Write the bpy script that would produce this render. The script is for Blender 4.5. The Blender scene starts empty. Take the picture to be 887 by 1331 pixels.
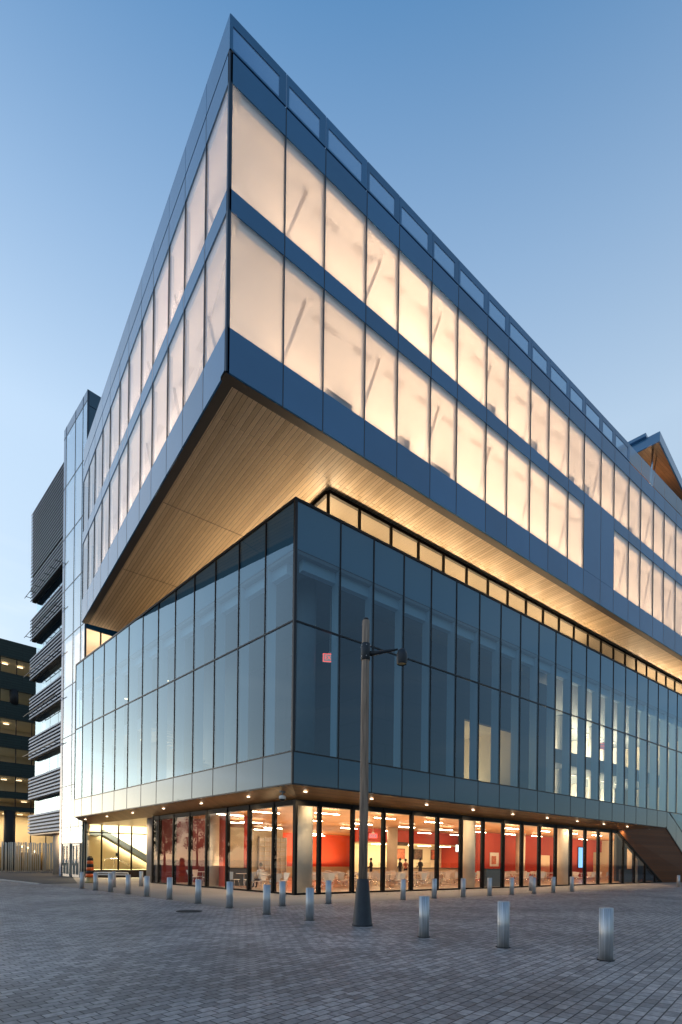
import bpy, bmesh, math, random
from mathutils import Vector, Matrix
random.seed(7)
R = math.radians
sc = bpy.context.scene
COL = sc.collection

# ------------------------------------------------------------------ materials
MATS = {}
def newmat(name):
    m = bpy.data.materials.new(name); m.use_nodes = True
    nt = m.node_tree; nt.nodes.clear()
    out = nt.nodes.new('ShaderNodeOutputMaterial')
    MATS[name] = m
    return m, nt, out
def N(nt, t, **kw):
    n = nt.nodes.new(t)
    for k, v in kw.items():
        if k in n.inputs.keys(): n.inputs[k].default_value = v
        else: setattr(n, k, v)
    return n
def c4(c): return (c[0], c[1], c[2], 1)
def basic(name, col, rough=.5, metal=0, spec=.5, noise=.0, nscale=3, bump=0, bscale=40, coat=0, stretch=None, vary=0):
    m, nt, out = newmat(name)
    b = N(nt, 'ShaderNodeBsdfPrincipled')
    b.inputs['Base Color'].default_value = c4(col); b.inputs['Roughness'].default_value = rough
    b.inputs['Metallic'].default_value = metal; b.inputs['Specular IOR Level'].default_value = spec
    b.inputs['Coat Weight'].default_value = coat; b.inputs['Coat Roughness'].default_value = .03
    nt.links.new(b.outputs[0], out.inputs[0])
    tc = N(nt, 'ShaderNodeTexCoord'); vec = tc.outputs['Object']
    if stretch:
        mp = N(nt, 'ShaderNodeMapping'); mp.inputs['Scale'].default_value = stretch
        nt.links.new(vec, mp.inputs[0]); vec = mp.outputs[0]
    if noise:
        n = N(nt, 'ShaderNodeTexNoise', Scale=nscale, Detail=6.0)
        nt.links.new(vec, n.inputs['Vector'])
        r = N(nt, 'ShaderNodeMapRange'); r.inputs['To Min'].default_value = 1 - noise; r.inputs['To Max'].default_value = 1 + noise
        r.inputs['From Min'].default_value = .3; r.inputs['From Max'].default_value = .7
        nt.links.new(n.outputs['Fac'], r.inputs['Value'])
        mx = N(nt, 'ShaderNodeVectorMath', operation='SCALE'); mx.inputs[0].default_value = col
        if vary:
            oi = N(nt, 'ShaderNodeObjectInfo'); ra = N(nt, 'ShaderNodeMapRange'); ra.inputs['To Min'].default_value = 1 - vary; ra.inputs['To Max'].default_value = 1 + vary
            nt.links.new(oi.outputs['Random'], ra.inputs['Value']); m2 = N(nt, 'ShaderNodeMath', operation='MULTIPLY')
            nt.links.new(ra.outputs[0], m2.inputs[0]); nt.links.new(r.outputs[0], m2.inputs[1]); r = m2
        nt.links.new(r.outputs[0], mx.inputs['Scale']); nt.links.new(mx.outputs[0], b.inputs['Base Color'])
        rr = N(nt, 'ShaderNodeMapRange'); rr.inputs['To Min'].default_value = max(0, rough - .08); rr.inputs['To Max'].default_value = min(1, rough + .08)
        nt.links.new(n.outputs['Fac'], rr.inputs['Value']); nt.links.new(rr.outputs[0], b.inputs['Roughness'])
    if bump:
        n = N(nt, 'ShaderNodeTexNoise', Scale=bscale, Detail=4.0); nt.links.new(vec, n.inputs['Vector'])
        bp = N(nt, 'ShaderNodeBump', Strength=bump, Distance=.01); nt.links.new(n.outputs['Fac'], bp.inputs['Height'])
        nt.links.new(bp.outputs[0], b.inputs['Normal'])
    return m
def emit(name, col, s):
    m, nt, out = newmat(name)
    e = N(nt, 'ShaderNodeEmission'); e.inputs[0].default_value = c4(col); e.inputs[1].default_value = s
    nt.links.new(e.outputs[0], out.inputs[0]); return m
def glass(name, tint, ior=1.9, frit=0, fritcol=(.9, .9, .9), wave=.0, gcol=(.95, .97, 1), layers=1):
    m, nt, out = newmat(name)
    geo = N(nt, 'ShaderNodeNewGeometry')
    ml = N(nt, 'ShaderNodeMapRange'); ml.inputs['To Min'].default_value = ior; ml.inputs['To Max'].default_value = 1 / ior
    nt.links.new(geo.outputs['Backfacing'], ml.inputs['Value'])
    fr = N(nt, 'ShaderNodeFresnel'); nt.links.new(ml.outputs[0], fr.inputs['IOR'])
    tr = N(nt, 'ShaderNodeBsdfTransparent'); tr.inputs[0].default_value = c4(tint)
    gl = N(nt, 'ShaderNodeBsdfGlossy', Roughness=.0); gl.inputs[0].default_value = c4(gcol)
    if wave:
        tc = N(nt, 'ShaderNodeTexCoord'); n = N(nt, 'ShaderNodeTexNoise', Scale=.55, Detail=1.0)
        oi = N(nt, 'ShaderNodeObjectInfo'); ad = N(nt, 'ShaderNodeVectorMath', operation='ADD')
        nt.links.new(tc.outputs['Object'], ad.inputs[0]); nt.links.new(oi.outputs['Random'], ad.inputs[1])
        nt.links.new(ad.outputs[0], n.inputs['Vector'])
        bp = N(nt, 'ShaderNodeBump', Strength=wave, Distance=.02); nt.links.new(n.outputs['Fac'], bp.inputs['Height'])
        nt.links.new(bp.outputs[0], gl.inputs['Normal'])
    base = tr.outputs[0]
    if frit:
        tl = N(nt, 'ShaderNodeBsdfTranslucent'); tl.inputs[0].default_value = c4(fritcol)
        df = N(nt, 'ShaderNodeBsdfDiffuse'); df.inputs[0].default_value = c4([x * .5 for x in fritcol])
        a = N(nt, 'ShaderNodeAddShader'); nt.links.new(tl.outputs[0], a.inputs[0]); nt.links.new(df.outputs[0], a.inputs[1])
        mf = N(nt, 'ShaderNodeMixShader', Fac=frit); nt.links.new(base, mf.inputs[1]); nt.links.new(a.outputs[0], mf.inputs[2]); base = mf.outputs[0]
    mx = N(nt, 'ShaderNodeMixShader')
    fo = fr.outputs[0]
    if layers > 1:
        i1 = N(nt, 'ShaderNodeMath', operation='SUBTRACT'); i1.inputs[0].default_value = 1; nt.links.new(fo, i1.inputs[1])
        i2 = N(nt, 'ShaderNodeMath', operation='POWER'); i2.inputs[1].default_value = layers; nt.links.new(i1.outputs[0], i2.inputs[0])
        i3 = N(nt, 'ShaderNodeMath', operation='SUBTRACT'); i3.inputs[0].default_value = 1; nt.links.new(i2.outputs[0], i3.inputs[1]); fo = i3.outputs[0]
    nt.links.new(fo, mx.inputs[0]); nt.links.new(base, mx.inputs[1]); nt.links.new(gl.outputs[0], mx.inputs[2])
    nt.links.new(mx.outputs[0], out.inputs[0]); return m
def planks(name, c1, c2, row, angle, mortar=.008, mcol=(.01, .008, .006), rough=.45, long=4.0, bump=.25, spec=.4, grain=.15, brickw=None, offset=.5, axis='xy', groove=.5, patch=0, joint_x=None):
    m, nt, out = newmat(name)
    tc = N(nt, 'ShaderNodeTexCoord'); mp = N(nt, 'ShaderNodeMapping')
    src = tc.outputs['Object']
    if axis != 'xy':
        sp = N(nt, 'ShaderNodeSeparateXYZ'); cb = N(nt, 'ShaderNodeCombineXYZ'); nt.links.new(src, sp.inputs[0])
        nt.links.new(sp.outputs['XYZ'.index(axis[0].upper())], cb.inputs[0]); nt.links.new(sp.outputs['XYZ'.index(axis[1].upper())], cb.inputs[1]); src = cb.outputs[0]
    mp.inputs['Rotation'].default_value = (0, 0, angle)
    nt.links.new(src, mp.inputs[0])
    # slightly wobbly joints
    br = N(nt, 'ShaderNodeTexBrick'); br.offset = offset; br.squash = 1
    br.inputs['Scale'].default_value = 1; br.inputs['Brick Width'].default_value = brickw or long; br.inputs['Row Height'].default_value = row
    br.inputs['Mortar Size'].default_value = mortar; br.inputs['Mortar Smooth'].default_value = .3; br.inputs['Bias'].default_value = 0
    br.inputs['Color1'].default_value = c4(c1); br.inputs['Color2'].default_value = c4(c2); br.inputs['Mortar'].default_value = c4(mcol)
    nt.links.new(mp.outputs[0], br.inputs['Vector'])
    st = N(nt, 'ShaderNodeMapping'); st.inputs['Scale'].default_value = (1.2, 14, 1) if not patch else (8, 8, 8); nt.links.new(mp.outputs[0], st.inputs[0])
    n = N(nt, 'ShaderNodeTexNoise', Scale=2.0, Detail=5.0); nt.links.new(st.outputs[0], n.inputs['Vector'])
    r = N(nt, 'ShaderNodeMapRange'); r.inputs['To Min'].default_value = 1 - grain; r.inputs['To Max'].default_value = 1 + grain
    r.inputs['From Min'].default_value = .3; r.inputs['From Max'].default_value = .7
    nt.links.new(n.outputs['Fac'], r.inputs['Value'])
    fac = r.outputs[0]
    if patch:
        n2 = N(nt, 'ShaderNodeTexNoise', Scale=.35, Detail=4.0); nt.links.new(mp.outputs[0], n2.inputs['Vector'])
        r2 = N(nt, 'ShaderNodeMapRange'); r2.inputs['To Min'].default_value = 1 - patch; r2.inputs['To Max'].default_value = 1 + patch
        r2.inputs['From Min'].default_value = .3; r2.inputs['From Max'].default_value = .7
        nt.links.new(n2.outputs['Fac'], r2.inputs['Value'])
        mu = N(nt, 'ShaderNodeMath', operation='MULTIPLY'); nt.links.new(fac, mu.inputs[0]); nt.links.new(r2.outputs[0], mu.inputs[1]); fac = mu.outputs[0]
    mx = N(nt, 'ShaderNodeVectorMath', operation='SCALE'); nt.links.new(br.outputs['Color'], mx.inputs[0]); nt.links.new(fac, mx.inputs['Scale'])
    b = N(nt, 'ShaderNodeBsdfPrincipled'); b.inputs['Roughness'].default_value = rough; b.inputs['Specular IOR Level'].default_value = spec
    nt.links.new(mx.outputs[0], b.inputs['Base Color'])
    sub = N(nt, 'ShaderNodeMath', operation='SUBTRACT'); sub.inputs[0].default_value = 1; nt.links.new(br.outputs['Fac'], sub.inputs[1])
    ad = N(nt, 'ShaderNodeMath', operation='MULTIPLY_ADD'); ad.inputs[1].default_value = .3; nt.links.new(n.outputs['Fac'], ad.inputs[0]); nt.links.new(sub.outputs[0], ad.inputs[2])
    bp = N(nt, 'ShaderNodeBump', Strength=bump, Distance=.01); nt.links.new(ad.outputs[0], bp.inputs['Height']); nt.links.new(bp.outputs[0], b.inputs['Normal'])
    rr = N(nt, 'ShaderNodeMapRange'); rr.inputs['To Min'].default_value = rough - .1; rr.inputs['To Max'].default_value = rough + .12
    nt.links.new(n.outputs['Fac'], rr.inputs['Value']); nt.links.new(rr.outputs[0], b.inputs['Roughness'])
    nt.links.new(b.outputs[0], out.inputs[0])
    return m

M = {}
M['spandrel'] = basic('spandrel_glass_blue', (.055, .19, .38), .12, 0, .6, noise=.05, nscale=.4, coat=.12, bump=.5, bscale=.7, vary=.13)
M['spandrelM'] = basic('spandrel_glass_teal', (.010, .055, .092), .08, 0, .75, noise=.05, nscale=.4, coat=.8, bump=.5, bscale=.7, vary=.13)
M['shbox'] = basic('shadow_box_blue', (.14, .30, .42), .6)
for k_ in ('spandrelM',):
    b_ = [n for n in M[k_].node_tree.nodes if n.type == 'BSDF_PRINCIPLED'][0]; b_.inputs['Specular Tint'].default_value = (.62, .86, 1, 1); b_.inputs['Coat Tint'].default_value = (.8, .93, 1, 1)
M['toppanel'] = basic('top_panel_teal', (.022, .098, .17), .1, 0, .6, noise=.05, nscale=.4, bump=.5, bscale=.7, vary=.13)
M['mull'] = basic('dark_mullion', (.012, .016, .022), .35, .3)
M['mullU'] = basic('blue_mullion', (.03, .055, .085), .35, .3)
M['frame'] = basic('bronze_frame', (.004, .0035, .003), .5, .0, .12)
M['dark'] = basic('dark_reveal', (.014, .011, .010), .6)
M['darksoff'] = basic('brown_black_trim', (.035, .026, .021), .5, noise=.1)
M['white'] = basic('white_paint', (.8, .78, .74), .6, noise=.03, nscale=1)
M['whitei'] = basic('white_interior', (.82, .79, .75), .7)
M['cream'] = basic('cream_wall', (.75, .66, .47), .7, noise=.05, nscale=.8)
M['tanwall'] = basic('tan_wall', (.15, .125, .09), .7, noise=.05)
M['bracem'] = basic('pinkish_grey_paint', (.56, .50, .45), .6)
M['grille'] = basic('off_white_grille', (.6, .56, .52), .7)
M['fin'] = basic('pale_blue_fin', (.50, .68, .78), .45)
M['band'] = basic('pale_blind_box', (.48, .66, .76), .5)
M['purple'] = planks('mauve_wall_panels', (.034, .028, .040), (.042, .034, .047), 1.25, 0, mortar=.02, mcol=(.02, .018, .024), brickw=3.4, axis='xz', rough=.6, bump=.1, grain=.04)
M['greyi'] = basic('grey_interior', (.06, .08, .095), .7, noise=.1, nscale=.5)
M['grey2'] = basic('pale_grey_interior', (.22, .25, .27), .7, noise=.05)
M['conc'] = basic('concrete', (.42, .37, .32), .75, noise=.14, nscale=1.6, bump=.3, bscale=18)
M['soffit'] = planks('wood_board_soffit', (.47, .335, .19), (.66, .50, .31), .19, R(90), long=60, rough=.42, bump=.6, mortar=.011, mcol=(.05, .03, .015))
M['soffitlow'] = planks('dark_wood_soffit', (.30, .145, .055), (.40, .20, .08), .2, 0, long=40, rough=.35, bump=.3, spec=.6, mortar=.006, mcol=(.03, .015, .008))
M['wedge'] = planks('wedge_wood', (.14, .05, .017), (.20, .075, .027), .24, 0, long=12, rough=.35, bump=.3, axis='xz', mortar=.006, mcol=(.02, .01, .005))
M['slat'] = planks('orange_slat_ceiling', (.40, .15, .035), (.52, .215, .055), .16, 0, long=3.2, rough=.5, mortar=.03, mcol=(.05, .018, .006), bump=.6)
M['red'] = basic('red_wall', (.46, .038, .010), .5, noise=.06, nscale=.6)
M['orange'] = basic('orange_wall', (.80, .10, .035), .5, noise=.05, nscale=.6)
M['maroon'] = basic('maroon_wall', (.16, .012, .012), .5, noise=.1)
M['conclit'] = basic('lit_concrete', (.62, .54, .43), .7, noise=.08, nscale=1.6)  # lighter copy of the concrete, warm lobby light put into its colour
M['tile'] = basic('pale_floor', (.55, .47, .38), .25, noise=.06, nscale=1)
M['steel'] = basic('brushed_steel', (.50, .52, .54), .42, .45, noise=.35, nscale=6, bump=.15, bscale=60, stretch=(9, 9, .25))
b_ = [n for n in M['steel'].node_tree.nodes if n.type == 'BSDF_PRINCIPLED'][0]; b_.inputs['Anisotropic'].default_value = .9; b_.inputs['Anisotropic Rotation'].default_value = .0
M['steelcap'] = basic('steel_cap', (.55, .55, .56), .4, 1.0)
M['polewood'] = basic('weathered_wood_pole', (.27, .20, .15), .8, noise=.4, nscale=4, bump=.8, bscale=14, stretch=(7, 7, .4))
M['iron'] = basic('dark_blue_grey_metal', (.028, .034, .042), .5, .4, noise=.2, nscale=5)
M['cast'] = basic('cast_iron', (.02, .02, .022), .7, .3, noise=.3, nscale=30)
M['alu'] = basic('aluminium_frame', (.42, .46, .50), .35, .8)
M['louv'] = basic('grey_louvre', (.60, .62, .66), .45, .0, noise=.05)
M['darkclad'] = planks('dark_green_cladding', (.028, .046, .040), (.036, .056, .048), .28, 0, long=3.0, axis='xz', rough=.45, mortar=.02, mcol=(.012, .016, .016), bump=.4, grain=.08)
M['black'] = basic('black_rubber', (.012, .012, .012), .6)
M['orangep'] = basic('orange_plastic', (.85, .13, .01), .4)
M['tan'] = basic('tan_base', (.4, .3, .13), .6)
M['pole'] = basic('white_fence_pole', (.75, .70, .60), .5)
M['chair'] = basic('white_shell', (.75, .72, .66), .35)
M['chrome'] = basic('chrome', (.7, .7, .7), .2, 1)
M['table'] = basic('white_table', (.7, .66, .58), .3)
M['skin'] = basic('skin', (.45, .26, .18), .5)
M['cloth1'] = basic('dark_coat', (.015, .015, .018), .8)
M['cloth2'] = basic('dark_trousers', (.03, .03, .045), .8)
M['cloth3'] = basic('white_shirt', (.7, .68, .64), .8)
M['hair'] = basic('dark_hair', (.012, .009, .007), .6)
M['leaf'] = basic('leaf', (.035, .06, .02), .55, noise=.4, nscale=.8)
M['bark'] = basic('bark', (.09, .07, .05), .9, noise=.3, nscale=5, bump=.6)
M['paver'] = planks('grey_pavers', (.205, .188, .182), (.40, .368, .355), .125, R(-11.3), mortar=.0065, mcol=(.022, .021, .022), brickw=.195, rough=.55, bump=.9, spec=.4, patch=.34, grain=.30)
M['slab'] = planks('concrete_walk', (.25, .225, .20), (.27, .245, .215), 1.6, 0, mortar=.008, mcol=(.1, .09, .085), brickw=1.6, offset=0, rough=.7, bump=.2, patch=.1, grain=.08)
M['asph'] = basic('asphalt', (.045, .043, .043), .8, noise=.25, nscale=2, bump=.4, bscale=120)
M['kerb'] = basic('kerb_concrete', (.42, .41, .40), .8, noise=.12, nscale=3)
M['groundfar'] = basic('far_ground', (.09, .09, .09), .8, noise=.2, nscale=.1)
M['water'] = basic('water', (.02, .04, .06), .12, 0, .8, bump=.4, bscale=.6)
M['shore'] = basic('shore', (.02, .025, .02), .9, noise=.3, nscale=.05)
M['gU'] = glass('window_glass_fritted', (.96, .97, .98), 1.55, frit=.27, fritcol=(.92, .85, .78), wave=.10)
M['gM'] = glass('curtain_glass_blue', (.52, .64, .70), 1.5, wave=.22, gcol=(.62, .84, 1), layers=2.5)
M['gG'] = glass('lobby_glass', (.95, .95, .94), 1.36, wave=.10)
M['gP'] = glass('parapet_glass', (.22, .34, .46), 1.5, frit=.30, fritcol=(.28, .44, .60))
M['gT'] = glass('tower_glass', (.78, .84, .88), 1.5, frit=.12, fritcol=(.8, .88, .97), wave=.3, gcol=(.72, .87, 1), layers=3.2)
M['lamp'] = emit('fixture_white', (1, .78, .50), 50)
M['lampw'] = emit('fixture_warm', (1, .72, .42), 4.5)
M['down'] = emit('downlight', (1, .82, .58), 9)
M['screenb'] = emit('blue_screen', (.25, .55, 1), 1.6)
M['screenw'] = emit('white_screen', (1, .96, .86), 4)
M['exit'] = emit('exit_red', (1, .10, .08), 2.2)
M['exitface'] = emit('exit_face', (1, .70, .66), .42)
M['exitp'] = basic('exit_plate', (.6, .6, .6), .5)
M['poster'] = basic('poster_dark', (.12, .07, .05), .5, noise=.8, nscale=6)
M['poster2'] = basic('poster_red', (.5, .14, .07), .5, noise=.6, nscale=7)

# ------------------------------------------------------------------ mesh builder
class FR:
    """frame: origin o, plan axes ex, ey"""
    def __init__(s, o, ex, ey): s.o, s.ex, s.ey = o, ex, ey
    def p(s, a, b, z): return (s.o[0] + a * s.ex[0] + b * s.ey[0], s.o[1] + a * s.ex[1] + b * s.ey[1], z)
DM = (-.13247425, .99118640); NL = (.99118640, .13247425)
W0 = FR((0, 0), (1, 0), (0, 1))
ML = FR((0, 0), DM, NL)                     # left face of middle block: a along wall, b inwards
UX, UY = -3.883, -1.835
UR = FR((UX, UY), (1, 0), (0, 1)); UL = FR((UX, UY), (0, 1), (1, 0))
class MB:
    def __init__(s): s.v = []; s.f = []; s.fm = []; s.mi = 0; s.smooth = set()
    def add(s, vs, fs, smooth=False):
        n = len(s.v); s.v += [tuple(v) for v in vs]
        for f in fs:
            if smooth: s.smooth.add(len(s.f))
            s.f.append([n + i for i in f]); s.fm.append(s.mi)
        return s
    def box(s, fr, a0, a1, b0, b1, z0, z1):
        P = [fr.p(a, b, z) for z in (z0, z1) for a, b in ((a0, b0), (a1, b0), (a1, b1), (a0, b1))]
        return s.add(P, [(0, 3, 2, 1), (4, 5, 6, 7), (0, 1, 5, 4), (1, 2, 6, 5), (2, 3, 7, 6), (3, 0, 4, 7)])
    def hexa(s, P): return s.add(P, [(0, 3, 2, 1), (4, 5, 6, 7), (0, 1, 5, 4), (1, 2, 6, 5), (2, 3, 7, 6), (3, 0, 4, 7)])
    def quad(s, a, b, c, d): return s.add([a, b, c, d], [(0, 1, 2, 3)])
    def prism(s, pts, z0, z1):
        n = len(pts); s.add([(x, y, z0) for x, y in pts] + [(x, y, z1) for x, y in pts],
              [tuple(range(n))[::-1], tuple(range(n, 2 * n))] + [(i, (i + 1) % n, n + (i + 1) % n, n + i) for i in range(n)]); return s
    def lathe(s, c, prof, seg=16, cap=True):
        vs = []
        for r, z in prof:
            for i in range(seg):
                a = 2 * math.pi * i / seg; vs.append((c[0] + r * math.cos(a), c[1] + r * math.sin(a), c[2] + z))
        fs = [(j * seg + i, j * seg + (i + 1) % seg, (j + 1) * seg + (i + 1) % seg, (j + 1) * seg + i) for j in range(len(prof) - 1) for i in range(seg)]
        s.add(vs, fs, True)
        if cap:
            n = len(s.v) - len(vs); s.f.append([n + i for i in range(seg)][::-1]); s.fm.append(s.mi)
            s.f.append([n + (len(prof) - 1) * seg + i for i in range(seg)]); s.fm.append(s.mi)
        return s
    def tube(s, pts, rad, seg=8):
        pts = [Vector(p) for p in pts]; rr = rad if isinstance(rad, (list, tuple)) else [rad] * len(pts)
        vs = []
        for i, p in enumerate(pts):
            d = (pts[min(i + 1, len(pts) - 1)] - pts[max(i - 1, 0)]).normalized()
            u = d.cross(Vector((0, 0, 1)) if abs(d.z) < .9 else Vector((1, 0, 0))).normalized(); w = d.cross(u)
            for k in range(seg):
                a = 2 * math.pi * k / seg; vs.append(tuple(p + (u * math.cos(a) + w * math.sin(a)) * rr[i]))
        fs = [(j * seg + i, j * seg + (i + 1) % seg, (j + 1) * seg + (i + 1) % seg, (j + 1) * seg + i) for j in range(len(pts) - 1) for i in range(seg)]
        fs += [tuple(range(seg))[::-1], tuple((len(pts) - 1) * seg + i for i in range(seg))]
        return s.add(vs, fs, True)
    def sphere(s, c, r, sx=1, sy=1, sz=1, seg=12):
        prof = [(max(1e-3, math.sin(math.pi * i / seg)) * r, -math.cos(math.pi * i / seg) * r) for i in range(seg + 1)]
        n0 = len(s.v); s.lathe((0, 0, 0), prof, seg, False)
        for i in range(n0, len(s.v)):
            x, y, z = s.v[i]; s.v[i] = (c[0] + x * sx, c[1] + y * sy, c[2] + z * sz)
        return s
def org(o):
    v = Vector((0, 0, 0))
    while o is not None: v += o.location; o = o.parent
    return v
def obj(name, mb, mats, parent=None, at=None, recalc=True, **props):
    if not isinstance(mats, (list, tuple)): mats = [mats]
    me = bpy.data.meshes.new(name)
    off = org(parent)
    loc = Vector(at) if at else Vector((0, 0, 0))
    me.from_pydata([tuple(Vector(v) - off - loc) for v in mb.v], [], mb.f)
    for m in mats: me.materials.append(m)
    for i, p in enumerate(me.polygons):
        p.material_index = mb.fm[i]
        if i in mb.smooth: p.use_smooth = True
    if recalc:
        bm = bmesh.new(); bm.from_mesh(me); bmesh.ops.recalc_face_normals(bm, faces=bm.faces); bm.to_mesh(me); bm.free()
    me.update()
    o = bpy.data.objects.new(name, me); o.location = loc; o.parent = parent; COL.objects.link(o)
    for k, v in props.items(): o[k] = v
    return o
def bevel(o, w=.01, seg=2):
    m = o.modifiers.new('bevel', 'BEVEL'); m.width = w; m.segments = seg; m.limit_method = 'ANGLE'; return o
def thing(name, label, cat, loc=(0, 0, 0), group=None, rz=0):
    o = bpy.data.objects.new(name, None); COL.objects.link(o); o.location = loc; o.rotation_euler = (0, 0, rz); o.empty_display_size = .3
    o['label'] = label; o['category'] = cat
    if group: o['group'] = group
    return o
def struct(name, mb, mat, **k):
    o = obj(name, mb, mat, **k); o['kind'] = 'structure'; return o
def copy_tree(o, loc, rz, label=None, parent=None):
    def cp(s, par):
        c = s.copy(); COL.objects.link(c); c.parent = par
        for ch in s.children: cp(ch, c)
        return c
    r = cp(o, parent); r.location = loc; r.rotation_euler = (0, 0, rz)
    if label: r['label'] = label
    return r
def pane(name, fr, a0, a1, b, z0, z1, mat, parent):
    # single sheet facing outwards (-b)
    mb = MB(); P = [Vector(fr.p(a0, b, z0)), Vector(fr.p(a1, b, z0)), Vector(fr.p(a1, b, z1)), Vector(fr.p(a0, b, z1))]
    n = (P[1] - P[0]).cross(P[2] - P[0]); outd = Vector((-fr.ey[0], -fr.ey[1], 0))
    if n.dot(outd) < 0: P.reverse()
    mb.quad(*P); return obj(name, mb, mat, parent, recalc=False)
def area(name, loc, sx, sy, power, col, direction, parent=None, spread=180):
    l = bpy.data.lights.new(name, 'AREA'); l.shape = 'RECTANGLE'; l.size = sx; l.size_y = sy; l.energy = power; l.color = col; l.spread = R(spread)
    o = bpy.data.objects.new(name, l); COL.objects.link(o); o.location = loc
    z = -Vector(direction[0]).normalized(); x = Vector(direction[1]).normalized(); y = z.cross(x)
    o.rotation_euler = Matrix((x, y, z)).transposed().to_euler(); return o

# ------------------------------------------------------------------ ground
mb = MB(); mb.quad((-3000, -3000, -.008), (3000, -3000, -.008), (3000, 3000, -.008), (-3000, 3000, -.008)); struct('ground', mb, M['groundfar'])
mb = MB(); mb.quad((-48, -60, 0), (75, -60, 0), (75, 45, 0), (-48, 45, 0)); struct('plaza_paving', mb, M['paver'])
WL = -4.55
def lp(a, b, z=0): return ML.p(a, b, z)
mb = MB()
cA = (-4.15, -3.42)   # outer corner of the walk
mb.add([(cA[0], cA[1], .004), (60, -3.42, .004), (60, .9, .004), (.83, .9, .004)], [(0, 1, 2, 3)])
q = lp(40, WL); r_ = lp(40, .9)
mb.add([(cA[0], cA[1], .004), (.83, .9, .004), (lp(25.6, .9)[0] + 8, lp(25.6, .9)[1], .004), (r_[0] + 8, r_[1], .004), (q[0], q[1], .004)], [(0, 1, 2, 3, 4)])
struct('concrete_walk', mb, M['slab'], recalc=False)
mb = MB(); mb.add([(-8.25, 23.3, .008), (-6.75, 15.1, .008), (-5.0, 15.35, .008), (-3.4, 26, .008), (-2.2, 31, .008), (1, 45, .008), (-10, 45, .008), (-14, 44, .008), (-9.6, 32, .008)], [tuple(range(9))])
struct('asphalt_patch', mb, M['asph'], recalc=False)
mb = MB()
for a, b in (((-14.2, 44), (-9.8, 32)), ((-9.8, 32), (-8.45, 23.3)), ((-8.45, 23.3), (-6.95, 14.95))):
    d = Vector((b[0] - a[0], b[1] - a[1], 0)).normalized(); n = Vector((-d.y, d.x, 0)) * .09
    A = Vector((a[0], a[1], 0)); B = Vector((b[0], b[1], 0))
    mb.hexa([A - n, B - n, B + n, A + n] + [v + Vector((0, 0, .05)) for v in (A - n, B - n, B + n, A + n)])
struct('kerb', mb, M['kerb'])
mb = MB(); mb.quad((-2500, -900, .012), (-62, -900, .012), (-62, 1500, .012), (-2500, 1500, .012)); struct('lake', mb, M['water'], recalc=False)
mb = MB(); random.seed(3); x0 = -1500; ys = [-900 + i * 40 for i in range(61)]; hs = [14 + 10 * math.sin(i * .7) * math.sin(i * .23) + random.random() * 5 for i in range(61)]
for i in range(60):
    mb.hexa([(x0 - 60, ys[i], 0), (x0, ys[i], 0), (x0, ys[i + 1], 0), (x0 - 60, ys[i + 1], 0), (x0 - 60, ys[i], hs[i] + 5), (x0, ys[i], hs[i]), (x0, ys[i + 1], hs[i + 1]), (x0 - 60, ys[i + 1], hs[i + 1] + 5)])
struct('far_shore_hills', mb, M['shore'])

# ------------------------------------------------------------------ main building
B = thing('college_building', 'large blue glass building with lit overhanging upper block and open glazed ground floor', 'building')
# --- upper block
ZB, ZL, ZLT, ZM, ZMT, ZG, ZT = 17.60, 19.11, 22.95, 23.70, 27.19, 28.22, 29.40
raw = [-4.289, -2.24, -.61, 1.3, 2.97, 4.86, 6.52, 8.56, 10.18, 12.07, 13.74, 15.67, 17.33, 19.25, 20.85, 22.79, 24.44, 26.36, 28.04, 30.02]
XR = [(-11.049 + 1.06 * (x + 11.049)) - UX for x in raw]; XR[0] = 0
while XR[-1] < 47: XR.append(XR[-1] + (1.76 if len(XR) % 2 == 0 else 2.02))
rawl = [-2.742, -.9, 1.04, 2.8, 4.74, 6.44, 8.51, 10.16, 12.11, 13.81, 15.71, 17.38, 19.0]
YL = [(-17.870 + 1.06 * (y + 17.870)) - UY for y in rawl]; YL[0] = 0
LU = YL[-1]; RU = XR[-1]
def xy(fr, a, b): p = fr.p(a, b, 0); return (p[0], p[1])
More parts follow.
